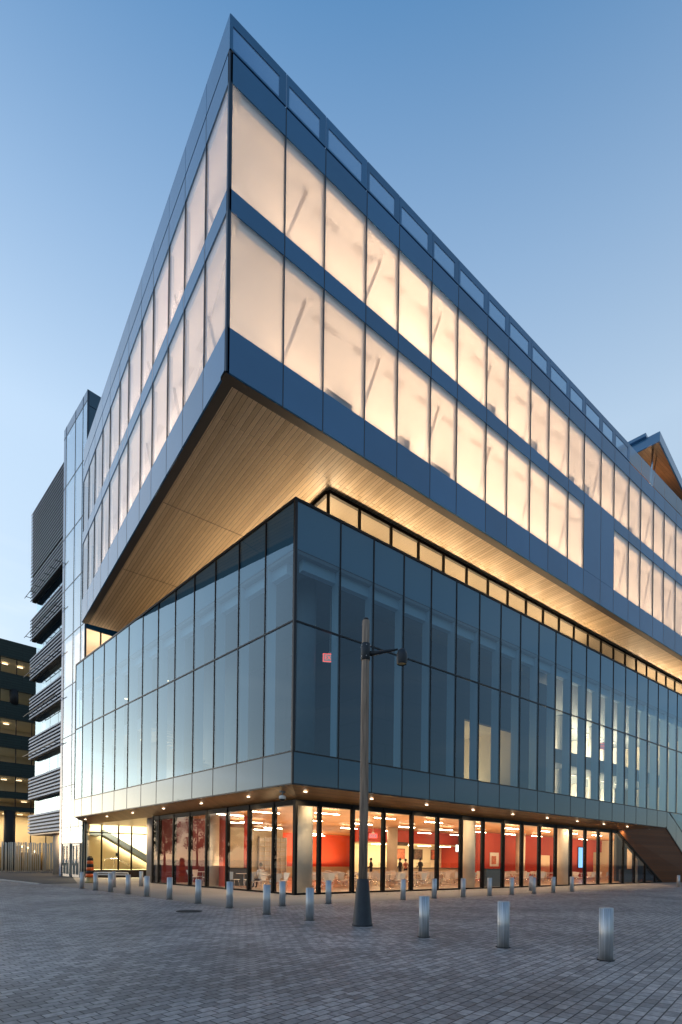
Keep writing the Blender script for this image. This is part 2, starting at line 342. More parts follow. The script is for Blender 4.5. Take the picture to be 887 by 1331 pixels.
def face(fr, A, blank=(), glassrow=True, tag='R'):
    for i in range(len(A) - 1):
        a0, a1 = A[i] + .02, A[i + 1] - .02
        mb = MB(); mb.box(fr, a0, a1, .0, .06, ZB, ZL - .015); obj('fascia_panel', mb, M['spandrel'], B)
        for (z0, z1, row) in ((ZL, ZLT, 0), (ZM, ZMT, 1)):
            if row == 0 and i in blank:
                mb = MB(); mb.box(fr, a0, a1, .0, .06, z0, ZM - .015); obj('blank_panel', mb, M['spandrel'], B); continue
            w = pane('window', fr, a0, a1, .03, z0, z1, M['gU'], B)
    for i in range(len(A) - 1):
        a0, a1 = A[i] + .02, A[i + 1] - .02
        if not (i in blank): mb = MB(); mb.box(fr, a0, a1, .0, .06, ZLT, ZM - .015); obj('spandrel_panel', mb, M['spandrel'], B)
        mb = MB(); mb.box(fr, a0, a1, .0, .06, ZMT, ZG - .05); obj('spandrel_panel', mb, M['spandrel'], B)
    for i, a in enumerate(A):
        mb = MB(); w = .022 if i else .05
        mb.box(fr, a - w if i else 0.0, a + w, -.004 if i else -.006, .12, ZB, ZG - .05); obj('mullion', mb, M['mullU'], B)
    # parapet
    mb = MB(); mb.box(fr, -.0, A[-1], .06, .14, ZG - .06, ZG + .03); obj('parapet_groove', mb, M['dark'], B)
    for i in range(len(A) - 1):
        a0, a1 = A[i] + .012, A[i + 1] - .012
        if tag == 'R' and i < 15:
            mb = MB(); mb.box(fr, a0, a1, 0, .05, ZT - .33, ZT); mb.box(fr, a0, a1, 0, .05, ZG + .03, ZG + .10)
            mb.box(fr, a0, a0 + .10, 0, .05, ZG + .10, ZT - .33); mb.box(fr, a1 - .28, a1, 0, .05, ZG + .10, ZT - .33)
            p = obj('parapet_panel', mb, M['spandrel'], B)
            pane('parapet_glass', fr, a0 + .1, a1 - .28, .02, ZG + .1, ZT - .33, M['gP'], p)
        elif tag == 'R':
            pane('parapet_panel', fr, a0, a1, .02, ZG + .03, ZT, M['gP'], B)
        else:
            mb = MB(); mb.box(fr, a0, a1, 0, .05, ZG + .03, ZT); obj('parapet_panel', mb, M['spandrel'], B)
face(UR, XR, blank=(12, 13)); face(UL, YL, tag='L')
mb = MB()
D = 6.2
# dark trim round the underside
mb.box(UR, 0.0, RU, .06, .42, ZB - .003, ZB + .1); mb.box(UL, .42, LU, .06, .42, ZB - .003, ZB + .1)
obj('soffit_trim', mb, M['darksoff'], B)
mb = MB(); mb.box(W0, UX + .42, UX + RU, UY + .42, UY + LU, ZB, ZB + .15); obj('soffit', mb, M['soffit'], B)
mb = MB()
for zz in (UY + 7.6, UY + 14.4): mb.box(W0, UX + .45, UX + RU, zz, zz + .03, ZB - .008, ZB + .05)
obj('soffit_joint', mb, M['dark'], B)
mb = MB(); mb.box(W0, UX + .08, UX + RU, UY + .08, UY + LU, ZB + .16, ZL - .1); obj('lower_floor_slab', mb, M['whitei'], B)
mb = MB(); mb.box(W0, UX + .08, UX + RU, UY + .08, UY + LU, ZLT + .05, ZM - .06); obj('middle_floor_slab', mb, M['whitei'], B)
mb = MB(); mb.box(W0, UX + .08, UX + RU, UY + .08, UY + LU, ZMT + .05, ZG - .2); obj('roof_slab', mb, M['whitei'], B)
mb = MB()
for z0, z1 in ((ZL - .1, ZLT + .05), (ZM - .06, ZMT + .05)):
    mb.box(W0, UX + D, UX + RU, UY + D, UY + D + .2, z0, z1)
    mb.box(W0, UX + D - .2, UX + D, UY + D, UY + LU, z0, z1)
obj('upper_back_wall', mb, M['whitei'], B)
mb = MB(); mb.box(W0, UX + .1, UX + RU, UY + LU - .12, UY + LU, ZB + .02, ZG); mb.box(W0, UX + RU - .1, UX + RU, UY + .1, UY + LU, ZB + .02, ZG); obj('end_wall', mb, M['spandrel'], B)
# interior frame: box round each window, seen through the frit
mb = MB()
for fr, A in ((UR, XR), (UL, YL)):
    for z0, z1 in ((ZL, ZLT), (ZM, ZMT)):
        mb.box(fr, .45, A[-1], .10, .36, z1 - .30, z1 + .04)
        for a in A[2:]: mb.box(fr, a - .035, a + .035, .13, .22, z0 - .05, z1)
obj('inner_window_frame', mb, M['whitei'], B)
for k, (fr, A) in enumerate(((UR, XR), (UL, YL))):
    for j in range(1, len(A) - 2, 2):
        for z0, z1 in ((ZL, ZLT), (ZM, ZMT)):
            if (fr is UR) and j in (12, 13) and z0 == ZL: continue
            mb = MB(); a, b = A[j] + .15, A[j + 1] - .15
            mb.tube([fr.p(a + .0, .9, z0 - .05), fr.p(b - .15, .9, z1 + .02)], .07, 10)
            obj('brace', mb, M['bracem'], B)
SB = []
for k, (i, row, hh, lab) in enumerate(((4, 0, .5, 'grey box against the glass low in the fifth lower window right of the corner'), (5, 0, .32, 'long low box on the sill of the sixth lower window'), (2, 0, .35, 'low dark box on the sill of the third lower window right of the corner'), (7, 1, .55, 'upright grey box in the eighth upper window right of the corner'),
        (9, 1, .6, 'pale machine standing in the tenth upper window right of the corner'), (11, 1, .5, 'grey box on the sill of the twelfth upper window'), (12, 1, .7, 'tall grey box on the sill of the thirteenth upper window'), (15, 1, .5, 'small grey box in the sixteenth upper window near the pavilion'))):
    z = (ZL if row == 0 else ZM) + .02; a = XR[i] + .35
    t = thing('storage_box', lab, 'box', UR.p(a + .3, .5, z), 'boxes standing behind the upper windows')
    mb = MB(); mb.box(UR, a, a + (.6 if hh > .4 else 1.2), .22, .75, z - .12, z + hh); obj('carton', mb, M['grey2'], t)
    mb = MB(); mb.box(UR, a - .015, a + (.615 if hh > .4 else 1.215), .205, .765, z + hh, z + hh + .06); obj('lid', mb, M['greyi'], t)
# linear ceiling grilles
mb = MB()
for fr, A in ((UR, XR), (UL, YL)):
    for z in (ZLT, ZMT):
        for j in range(2, len(A) - 1):
            for t in range(4): mb.box(fr, A[j] + .25, A[j + 1] - .6, 1.0 + t * .07, 1.035 + t * .07, z + .035, z + .06)
obj('ceiling_grille', mb, M['grille'], B)

# --- middle block
Z0, Z1, Z2, Z3 = 4.576, 5.895, 11.18, 16.10
XM = [0, 2.32] + [2.32 + 1.887 * i for i in range(1, 25)]
YM = [0, 2.0] + [2.0 + 2.03 * i for i in range(1, 12)]; YM.append(25.9)
LM = YM[-1]; RM = XM[-1]
XC = XM[19]   # where the wedge starts (about 36.1)
def faceM(fr, A, tag):
    for i in range(len(A) - 1):
        a0, a1 = A[i] + .018, A[i + 1] - .018
        pane('window', fr, a0, a1, .02, Z1 + .02, Z2 - .02, M['gM'], B).name = 'curtain_pane'
        pane('window', fr, a0, a1, .02, Z2 + .02, 14.12, M['gM'], B).name = 'curtain_pane'
        pane('top_panel', fr, a0, a1, .02, 14.12, Z3 - .05, M['gM'], B)
    for i in range(len(A) - 1):
        a0, a1 = A[i] + .018, A[i + 1] - .018
        if tag == 'R' and A[i] > XC - .1: continue
        mb = MB(); mb.box(fr, a0, a1, 0.0, .06, Z0 + .02, Z1 - .02); obj('sill_panel', mb, M['spandrelM'], B)
    mb = MB(); e = A[-1]
    for z, h in ((Z3, .05), (Z2, .03), (Z1, .03)): mb.box(fr, -.004, e, -.012, .10, z - h, z + h)
    mb.box(fr, 0, e if tag == 'L' else XC, -.012, .10, Z0 - .03, Z0 + .03)
    obj('transom', mb, M['mull'], B)
    for i, a in enumerate(A):
        w = .02 if i else .05
        mb = MB(); z0 = Z0 if not (tag == 'R' and a > XC + .1) else Z1
        mb.box(fr, a - w if i else -.01, a + w, -.01, .12, z0 + .03, Z3 - .05); obj('mullion', mb, M['mull'], B)
    # shadow box behind the top panes, blind box and fins
    mb = MB(); mb.box(fr, .1, e, .07, .10, 14.15, Z3 - .06); obj('shadow_box', mb, M['shbox'], B)
    mb = MB(); mb.box(fr, .6 if tag == 'R' else .95, e, .35, .62, 13.55, 14.05); obj('blind_box', mb, M['band'], B)
    for i, a in enumerate(A[1:-1]):
        mb = MB(); mb.box(fr, a - .02, a + .02, .13, .60, Z1 + .05, 14.0); obj('fin', mb, M['fin'], B)
faceM(W0, XM, 'R'); faceM(ML, YM, 'L')
def foot(ins, x1=None, yb=25.0):
    x1 = x1 or RM
    c = xy(ML, 0, 0); 
    # corner offset by ins on both faces
    s = ins * (1 - NL[1] * 1.0) / NL[0] if False else None
    # intersection of y=ins with NL.p=ins
    cx = (ins - NL[1] * ins) / NL[0]
    cx2 = (ins - NL[1] * yb) / NL[0]
    return [(cx, ins), (x1, ins), (x1, yb), (cx2, yb)]
mb = MB(); mb.prism(foot(.1), Z3 - .5, Z3 - .02); obj('middle_roof', mb, M['darksoff'], B)
mb = MB(); mb.prism(foot(.12), 14.0, 14.14); obj('middle_ceiling', mb, M['grey2'], B)
mb = MB(); mb.prism(foot(.12, RM - .25), 5.3, 5.85); obj('middle_floor', mb, M['grey2'], B)
mb = MB(); mb.box(W0, 6, 47, 16, 16.2, 5.9, 14); mb.box(W0, 6, 6.2, 12, 24.8, 5.9, 14); obj('inner_back_wall', mb, M['greyi'], B)
# mauve auditorium box with three openings into a lit room
mb = MB(); y0 = 2.0
mb.box(W0, 6, 13.0, y0, y0 + .25, 5.9, 13.7); mb.box(W0, 13.0, 18.0, y0, y0 + .25, 9.9, 13.7); mb.box(W0, 18.0, 21.6, y0, y0 + .25, 5.9, 13.7)
mb.box(ML, 0, 0, 0, 0, 0, 0) if False else None
P0 = (6, y0 + .25); P1 = (6 + DM[0] * 12, y0 + .25 + DM[1] * 12)
mb.hexa([(P0[0], P0[1], 5.9), (P0[0] + .25, P0[1], 5.9), (P1[0] + .25, P1[1], 5.9), (P1[0], P1[1], 5.9), (P0[0], P0[1], 13.7), (P0[0] + .25, P0[1], 13.7), (P1[0] + .25, P1[1], 13.7), (P1[0], P1[1], 13.7)])
mb.box(W0, 21.35, 21.6, y0 + .25, 9, 5.9, 13.7)
obj('mauve_wall', mb, M['purple'], B)
mb = MB(); mb.box(W0, 12.6, 18.6, 7.5, 7.7, 5.86, 10.3); mb.box(W0, 12.6, 12.8, 2.26, 7.5, 5.86, 10.3); mb.box(W0, 18.4, 18.6, 2.26, 7.5, 5.86, 10.3); mb.box(W0, 12.6, 18.6, 2.26, 7.7, 10.3, 10.5); obj('lit_room_wall', mb, M['cream'], B)
mb = MB(); mb.box(W0, 21.7, RM, 10.5, 10.7, 5.86, 14); obj('cream_back_wall', mb, M['cream'], B)
mb = MB(); mb.box(W0, 21.7, RM, 4.6, 10.5, 9.5, 10.6); obj('balcony_slab', mb, M['grey2'], B)
for i in range(5):
    mb = MB(); mb.lathe((24.5 + i * 5.6, 6.0, 5.86), [(.33, 0), (.33, 8.1)], 20); obj('inner_column', mb, M['white'], B)
mb = MB()
for i in range(8): mb.box(W0, 23 + i * 3.1, 23.15 + i * 3.1, 8.2, 10.4, 5.9, 9.5); mb.box(W0, 24.2 + i * 3.1, 24.3 + i * 3.1, 8.6, 10.4, 10.6, 14)
obj('inner_partition', mb, M['white'], B)
mb = MB(); mb.lathe((1.75, 1.75, 5.86), [(.42, 0), (.42, 8.1)], 24); mb.lathe((-.2, 11, 5.86), [(.35, 0), (.35, 8.1)], 20); mb.lathe((-.9, 19, 5.86), [(.35, 0), (.35, 8.1)], 20); obj('corner_column', mb, M['grey2'], B)
# pale stair and landing seen through the left face
mb = MB()
for i in range(12): mb.box(ML, 12 + i * .5, 12.5 + i * .5, 2.2, 3.6, 7 + i * .3, 7.12 + i * .3)
mb.box(ML, 18, 24.5, 1.6, 4, 10.2, 10.9); mb.box(ML, 10, 24.5, 4.2, 4.4, 5.9, 14)
obj('inner_stair', mb, M['whitei'], B)
# clerestory between the middle roof and the upper soffit
YC = .545; XCc = 2.0
CX = [XCc + 1.85 * i for i in range(25)]; CX[1] = 3.75
mb = MB()
for i, x in enumerate(CX): mb.box(W0, x - .05, x + .05, YC - .06, YC + .06, Z3 - .02, ZB - .15)
mb.box(W0, CX[0], CX[-1], YC - .07, YC + .07, ZB - .17, ZB - .01); mb.box(W0, CX[0], CX[-1], YC - .07, YC + .07, Z3 - .02, Z3 + .1)
mb.box(W0, XCc - .07, XCc + .07, YC + .08, 20, ZB - .17, ZB - .01)
for i in range(9): mb.box(W0, XCc - .06, XCc + .06, 2.4 + 1.9 * i, 2.5 + 1.9 * i, Z3 - .02, ZB - .17)
obj('clerestory_frame', mb, M['frame'], B)
CR = FR((XCc, YC), (0, 1), (1, 0))
for i in range(9): pane('clerestory_pane', CR, .06 + 1.9 * i, 1.85 + 1.9 * i, 0, Z3 + .1, ZB - .17, M['gG'], B)
for i in range(len(CX) - 1): pane('clerestory_pane', W0, CX[i] + .05, CX[i + 1] - .05, YC, Z3 + .1, ZB - .17, M['gG'], B)
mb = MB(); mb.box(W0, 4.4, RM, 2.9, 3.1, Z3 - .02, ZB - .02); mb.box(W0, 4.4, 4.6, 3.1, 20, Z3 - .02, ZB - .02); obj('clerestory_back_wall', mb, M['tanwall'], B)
mb = MB(); mb.box(W0, XCc + .1, RM, YC + .1, 2.88, ZB - .05, ZB - .012); mb.box(W0, XCc + .1, 4.38, 2.9, 20, ZB - .05, ZB - .012); obj('clerestory_glare_sheet', mb, M['tanwall'], B)  # dark sheet added under the boards, holding down the lamp glare
# --- ground storey
GY = .84; ZH = 4.07
XG = [.73] + [1.97 + .0, 3.84] + [3.84 + 1.905 * i for i in range(1, 19)]
# sloping soffit
c0 = ((0 - 0) / NL[0], 0)
cg = ((GY - NL[1] * GY) / NL[0], GY)
mb = MB()
def slope_piece(A, Bp, C, Dp, t=.12): mb.hexa([(*A, Z0 - .005), (*Bp, Z0 - .005), (*C, ZH), (*Dp, ZH), (*A, Z0 + t), (*Bp, Z0 + t), (*C, Z0 + t), (*Dp, Z0 + t)])
slope_piece((.02, .03), (XC, .03), (XC, GY + .1), (cg[0] + .1, GY + .1))
e0 = xy(ML, 25.85, .03); e1 = xy(ML, 25.85, GY + .1)
slope_piece((.02, .03), e0, e1, (cg[0] + .1, GY + .1))
# recess ceiling beyond the lobby
mb.prism([xy(ML, 13.6, GY + .1), (4.5, 14.2), (4.5, 25.2), xy(ML, 25.4, GY + .1)], ZH, ZH + .5)
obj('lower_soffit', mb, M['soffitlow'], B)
def post(fr, a, b, w=.06, d=.16, z1=ZH): mb = MB(); mb.box(fr, a - w, a + w, b - .05, b + d, 0, z1); obj('glazing_post', mb, M['frame'], B)
SG = [0.0, 1.55, 3.45, 5.33, 7.28, 9.05, 10.9, 12.75]
def zwedge(x): return ZH if x < 29.4 else max(0, ZH - (x - 29.4) * .505)
for i, x in enumerate(XG):
    if zwedge(x) > .3: post(W0, x if i else x + .0, GY, w=.07 if i else .06, z1=zwedge(x) if x > 29.4 else ZH)
for i in range(len(XG) - 1):
    x0, x1 = XG[i] + .07, XG[i + 1] - .07
    za, zb = zwedge(x0), zwedge(x1)
    if za < .1: break
    if za == zb: pane('lobby_pane', W0, x0, x1, GY, .08, ZH - .22, M['gG'], B)
    else:
        mbp = MB(); mbp.quad((x0, GY, .08), (x1, GY, .08), (x1, GY, max(zb, .09)), (x0, GY, za)); obj('lobby_pane', mbp, M['gG'], B, recalc=False)
for s in SG[1:] + [13.55]: post(ML, s + .75, GY)
LG = [.75 + s for s in SG] + [14.3]
for i in range(len(LG) - 1): pane('lobby_pane', ML, LG[i] + .07, LG[i + 1] - .07, GY, .08, ZH - .22, M['gG'], B)
mb = MB(); mb.box(W0, .73, 29.6, GY - .02, GY + .2, ZH - .22, ZH); mb.box(ML, .8, 14.3, GY - .02, GY + .2, ZH - .22, ZH)
mb.box(W0, .73, 37.3, GY - .02, GY + .1, 0.0, .08); mb.box(ML, .8, 14.3, GY - .02, GY + .1, 0, .08)
mb.hexa([(29.4, GY - .05, ZH - .16), (37.4, GY - .05, -.0), (37.4, GY + .25, 0), (29.4, GY + .25, ZH - .16), (29.4, GY - .05, ZH), (37.6, GY - .05, .05), (37.6, GY + .25, .05), (29.4, GY + .25, ZH)])
obj('lobby_frame', mb, M['frame'], B)
# the wedge: steep timber plane and folded glass skin at the right end
A_, B_, C_, D_ = (29.5, GY - .03, ZH + .05), (37.6, GY - .03, 0.0), (43.8, 0.03, 0.0), (36.1, .03, Z0)
mb = MB(); mb.add([A_, B_, C_, D_], [(0, 1, 2, 3)]); mb.add([(29.5, GY + .3, ZH + .05), (37.6, GY + .3, 0), (43.8, .5, 0), (36.1, .5, Z0)], [(3, 2, 1, 0)])
mb.add([A_, B_, C_, D_, (29.5, GY + .3, ZH + .05), (37.6, GY + .3, 0), (43.8, .5, 0), (36.1, .5, Z0)], [(0, 4, 5, 1), (1, 5, 6, 2), (2, 6, 7, 3), (3, 7, 4, 0)])
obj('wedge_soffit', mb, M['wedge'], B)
# dark edge strip and skirt of spandrel glass following the fold
mb = MB(); mb.hexa([(36.1, -.012, Z0 - .02), (43.75, -.012, 0), (43.75, .1, 0), (36.1, .1, Z0 - .02), (36.1, -.012, Z0 + .10), (43.95, -.012, 0.02), (43.95, .1, 0.02), (36.1, .1, Z0 + .10)])
mb.hexa([(XC + .5, -.012, Z1 - .05), (45.8, -.012, .7), (45.8, .1, .7), (XC + .5, .1, Z1 - .05), (XC + .5, -.012, Z1 + .03), (45.9, -.012, .78), (45.9, .1, .78), (XC + .5, .1, Z1 + .03)])
obj('folded_edge', mb, M['mull'], B)
def zf(x): return Z0 - (x - 36.1) * (Z0 / 7.75)
def zg(x): return Z1 - (x - XC - .5) * (5.15 / 9.2)
for i in range(19, 25):
    if i + 1 >= len(XM): break
    x0, x1 = XM[i] + .02, XM[i + 1] - .02
    mb = MB(); a, b2 = max(0, zf(x0)), max(0, zf(x1)); c, d = min(Z1 - .03, zg(x0)), min(Z1 - .03, zg(x1)); c = max(c, .1); d = max(d, .1)
    mb.hexa([(x0, 0, a + .1), (x1, 0, b2 + .1), (x1, .06, b2 + .1), (x0, .06, a + .1), (x0, 0, c), (x1, 0, d), (x1, .06, d), (x0, .06, c)]); obj('folded_panel', mb, M['spandrelM'], B)
    mbp = MB(); mbp.quad((x0, .02, c), (x1, .02, d), (x1, .02, Z1 - .03), (x0, .02, Z1 - .03)); obj('folded_pane', mbp, M['gM'], B, recalc=False)
# lobby shell
mb = MB(); mb.prism([(cg[0] + .25, GY + .3), (46, GY + .3), (46, 24), (3.9, 24), (3.9, 14.6), (xy(ML, 14.2, GY + .3))], .0, .02); obj('lobby_floor', mb, M['tile'], B)
mb = MB(); mb.prism([(cg[0] + .35, GY + .32), (46, GY + .32), (46, 24), (3.9, 24), (3.9, 14.6), (xy(ML, 14.2, GY + .32))], ZH + .0, ZH + .2)
obj('slat_ceiling', mb, M['slat'], B)
mb = MB(); mb.box(W0, 3.6, 3.9, 14.4, 25, .0, ZH + .1); mb.box(W0, -.6, 3.6, 14.2, 14.4, 0, ZH + .1); obj('lobby_end_wall', mb, M['maroon'], B)
mb = MB(); mb.box(W0, 11.5, 24, 23.6, 23.8, .95, ZH - .003); obj('orange_wall', mb, M['orange'], B)
mb = MB(); mb.box(W0, 45.8, 46, 1.2, 24, 0, ZH - .005); obj('lobby_side_wall', mb, M['cream'], B)
mb = MB(); mb.box(W0, 36.2, RM, 4.0, 4.2, 0, 5.8); mb.box(W0, 46.2, 46.4, .12, 4.0, 0, 5.8); obj('wedge_back_wall', mb, M['greyi'], B)
mb = MB(); mb.box(W0, RM - .2, RM, .12, 24.9, Z1, Z3 - .05); obj('middle_end_wall', mb, M['cream'], B)
mb = MB(); mb.box(W0, 11.5, 24, 23.3, 23.6, .0, .95); mb.box(W0, 3.9, 11.5, 20, 20.2, 0.0, ZH - .003); obj('lobby_back_wall', mb, M['cream'], B)
mb = MB(); mb.box(W0, 13.8, 29.2, 13, 13.3, 3.05, ZH - .003); mb.box(W0, 29, 29.2, 10.2, 18, 0, ZH - .004); obj('red_bulkhead', mb, M['red'], B)
mb = MB(); mb.box(W0, 17.3, 29, 18, 18.2, 0, 3.05); mb.box(W0, 17.3, 29, 13.3, 18.2, 3.05, 3.2); obj('servery_wall', mb, M['cream'], B)
mb = MB(); mb.box(W0, 24.6, 33.9, 10, 10.2, 0, ZH - .003); mb.box(W0, 33.9, 35.9, 10, 10.2, 2.3, ZH - .003); mb.box(W0, 35.9, 44.0, 10, 10.2, 0, ZH - .003); mb.box(W0, 44, 46, 10, 10.2, 2.8, ZH - .003); obj('red_wall', mb, M['red'], B)
mb = MB(); mb.box(W0, 33.6, 45.9, 12.6, 12.8, 0, ZH - .01); obj('cream_room_wall', mb, M['cream'], B)
mb = MB()
for x, y in ((0.9, 8.2), (1.8, 10.5), (2.9, 9.2)): mb.box(W0, x, x + .12, y, y + .8, 0, ZH)
obj('red_partition', mb, M['red'], B)
for (x, y) in ((1.95, 2.05), (13.6, 2.1), (24.1, 2.1), (35.2, 2.2), (15.9, 11.2), (28.6, 8.6), (.75, 9.6), (34.6, 8.6), (21.0, 20.0)):
    mb = MB(); zt = min(ZH, zwedge(x) if x > 30 and y < 3 else ZH); mb.lathe((x, y, 0.02), [(.40, 0), (.40, ZH - .02)], 28); obj('lobby_column', mb, M['conclit'], B)
mb = MB(); mb.lathe((-.50, 15.9, 0.0), [(.43, 0), (.43, ZH + .02)], 32); obj('entrance_column', mb, M['conc'], B)

# lobby furniture and fittings that stand alone
CEIL = ZH - .20
n = 0
def strip(x, y, L, lab, z=CEIL, w=.05):
    t = thing('ceiling_light', lab, 'ceiling light', (x, y, z), 'linear lights in the timber ceiling')
    mb = MB(); mb.box(W0, x - L / 2, x + L / 2, y - w / 2, y + w / 2, z - .03, z); obj('diffuser', mb, M['lamp'], t)
    mb = MB()
    for q in (-.8, .8): mb.box(W0, x + q * L / 2 - .01, x + q * L / 2 + .01, y - .01, y + .01, z, z + .2)
    obj('hanger', mb, M['grey2'], t)
ORD = ['first', 'second', 'third', 'fourth', 'fifth', 'sixth', 'seventh', 'eighth', 'ninth', 'tenth', 'eleventh', 'twelfth', 'thirteenth', 'fourteenth', 'fifteenth', 'sixteenth', 'seventeenth', 'eighteenth', 'nineteenth', 'twentieth']
for r, y in enumerate((3.4, 7.6, 11.6)):
    for i in range(9):
        x = 4.2 + i * 3.9 + (1.9 if r % 2 else 0)
        if r == 2 and x > 24: continue
        if x > 34 and y < 4: continue
        strip(x, y, 1.5, 'linear light, %s from corner, %s row behind the right lobby glass' % (ORD[i], ORD[r]))
for i, (x, y) in enumerate(((1.6, 5.0), (.9, 7.6), (3.4, 12.6), (8.0, 15.5), (14.5, 19.5), (16.5, 22), (8.5, 18))):
    strip(x, y, 1.5, 'linear light, %s from corner, behind the left lobby glass' % ORD[i])
for i in range(4): strip(18.4 + i * 2.8, 15.6, 1.6, 'bright linear light, %s from the left above the servery counter' % ORD[i], z=3.0)
for i, x in enumerate((35, 39.2, 43.4)): strip(x, 11.4, 1.6, 'bright ceiling light, %s from the left in the cream room behind the red wall' % ORD[i])
for (x, y, sx, sy, pw) in ((9, 5, 10, 4, 300), (20, 5, 10, 4, 300), (30, 5, 8, 4, 420), (9, 11, 8, 4, 260), (19, 15.5, 8, 3, 170), (16, 21.5, 8, 3, 260), (1.6, 8, 2, 8, 90), (40, 7, 8, 3, 330), (38, 11.4, 8, 1.5, 90)):
    area('lobby_fill', (x, y, 1.15), sx, sy, pw * 1.5, (1, .74, .40), ((0, 0, 1), (1, 0, 0)))  # added fill panels at table height, brightening the timber ceiling and walls
area('column_fill', (1.9, 1.25, ZH - .03), .9, .1, 14, (1, .78, .48), ((0, .45, -1), (1, 0, 0)))  # added fill lamps behind the glass, warming the column fronts
for i in range(9): area('column_fill', (5.2 + i * 3.7, 1.3, ZH - .03), .9, .1, 32, (1, .78, .48), ((0, .55, -1), (1, 0, 0)))
for i in range(3): p = ML.p(3 + i * 3.6, 1.35, 0); area('column_fill', (p[0], p[1], ZH - .03), .1, .9, 16, (1, .78, .48), ((.6, .1, -1), (1, 0, 0)))
area('servery_fill', (22.5, 15.5, 3.0), 10, 2.5, 520, (1, .80, .50), ((0, .15, -1), (1, 0, 0)))  # added fill panel, brightens the servery beyond its strip lights
# soffit downlights
def downlight(x, y, z, lab, power=55):
    t = thing('downlight', lab, 'downlight', (x, y, z), 'round downlights in the outside soffit')
    mb = MB(); mb.lathe((x, y, z - .012), [(.085, 0), (.085, .02)], 16); obj('lens', mb, M['down'], t)
    mb = MB(); mb.lathe((x, y, z - .02), [(.12, 0), (.12, .012), (.088, .012), (.088, 0), (.12, 0)], 16, cap=False); obj('trim_ring', mb, M['steelcap'], t)
    l = bpy.data.lights.new('downlight_beam', 'SPOT'); l.energy = power * 6; l.color = (1, .74, .45); l.spot_size = R(125); l.spot_blend = .9; l.shadow_soft_size = .06
    o = bpy.data.objects.new('downlight_beam', l); COL.objects.link(o); o.location = (0, 0, -.05); o.parent = t
zs = Z0 - .5 * (.35 / .84) - .01
for i in range(10):
    downlight(.9 + i * 3.65, .40, zs, 'round downlight in the right soffit, %s from the building corner' % ORD[i])
for i in range(6):
    p = ML.p(3.6 + i * 4.2, .40, 0); downlight(p[0], p[1], zs, 'round downlight in the left soffit, %s from the building corner' % ORD[i])
# furniture
def make_chair():
    t = thing('cafe_chair', 'white shell chair', 'chair', (0, 0, 0), 'white chairs in the cafeteria')
    mb = MB(); prof = [(.20, .45), (.10, .435), (-.12, .44), (-.20, .455)]
    mb.add([(x, y, z) for y, z in prof for x in (-.21, .21)] + [(x, y, z - .02) for y, z in prof for x in (-.21, .21)],
           [(0, 1, 3, 2), (2, 3, 5, 4), (4, 5, 7, 6), (9, 8, 10, 11), (11, 10, 12, 13), (13, 12, 14, 15), (0, 2, 10, 8), (2, 4, 12, 10), (4, 6, 14, 12), (1, 9, 11, 3), (3, 11, 13, 5), (5, 13, 15, 7), (0, 8, 9, 1), (6, 7, 15, 14)]); obj('seat', mb, M['chair'], t)
    mb = MB(); mb.hexa([(-.12, -.20, .46), (.12, -.20, .46), (.12, -.225, .46), (-.12, -.225, .46), (-.24, -.29, .84), (.24, -.29, .84), (.24, -.31, .84), (-.24, -.31, .84)]); obj('backrest', mb, M['chair'], t)
    for sx in (-1, 1):
        for sy in (-1, 1): mb = MB(); mb.tube([(sx * .14, sy * .13, .44), (sx * .22, sy * .2, .0)], .011, 6); obj('leg', mb, M['chrome'], t)
    return t
def make_table():
    t = thing('cafe_table', 'white table', 'table', (0, 0, 0), 'white tables in the cafeteria')
    mb = MB(); mb.lathe((0, 0, .72), [(.40, 0), (.42, .012), (.42, .03)], 24); obj('tabletop', mb, M['table'], t)
    mb = MB(); mb.lathe((0, 0, .03), [(.03, 0), (.03, .69)], 10); obj('pedestal', mb, M['chrome'], t)
    mb = MB(); mb.lathe((0, 0, 0), [(.25, 0), (.24, .02), (.05, .035)], 20); obj('base', mb, M['chrome'], t)
    return t
ch = make_chair(); tb = make_table(); uc = ut = False
tabs = []
for i in range(13): tabs.append((3.9 + i * 2.35, 3.7, 'front row behind the right glass wall', i))
for i in range(11): tabs.append((5.2 + i * 2.45, 6.6, 'second row behind the right glass wall', i))
for i in range(10): tabs.append((4.6 + i * 2.5, 5.2, 'middle row behind the right glass wall', i))
for i in range(6): tabs.append((9.5 + i * 2.6, 9.6, 'third row behind the right glass wall', i))
for i, (x, y) in enumerate(((1.75, 4.6), (1.5, 6.9), (1.2, 11.3), (2.8, 12.7))): tabs.append((x, y, 'row behind the left glass wall', i))
random.seed(11)
SIDE = ['on the plaza side', 'on the right', 'on the far side', 'on the left']
for (x, y, row, i) in tabs:
    x += random.uniform(-.3, .3); y += random.uniform(-.35, .35)
    lab = 'round white table, %s from the corner in the %s' % (ORD[i], row)
    if not ut: tb.location = (x, y, .02); tb['label'] = lab; ut = True
    else: copy_tree(tb, (x, y, .02), 0, lab)
    base = random.uniform(-.3, .3)
    for k in range(4):
        if random.random() < (.35 if k == 2 else .15): continue
        a = base + k * math.pi / 2 - math.pi / 2 + random.uniform(-.15, .15); d = .62 + random.random() * .12
        cx_, cy_ = x + d * math.cos(a), y + d * math.sin(a)
        lab = 'white chair %s of the %s table, %s' % (SIDE[k], ORD[i], row.replace(' glass wall', ' glass').replace('the ', ''))
        rz = a + math.pi / 2 + random.uniform(-.25, .25)
        if not uc: ch.location = (cx_, cy_, .02); ch.rotation_euler = (0, 0, rz); ch['label'] = lab; uc = True
        else: copy_tree(ch, (cx_, cy_, .02), rz, lab)
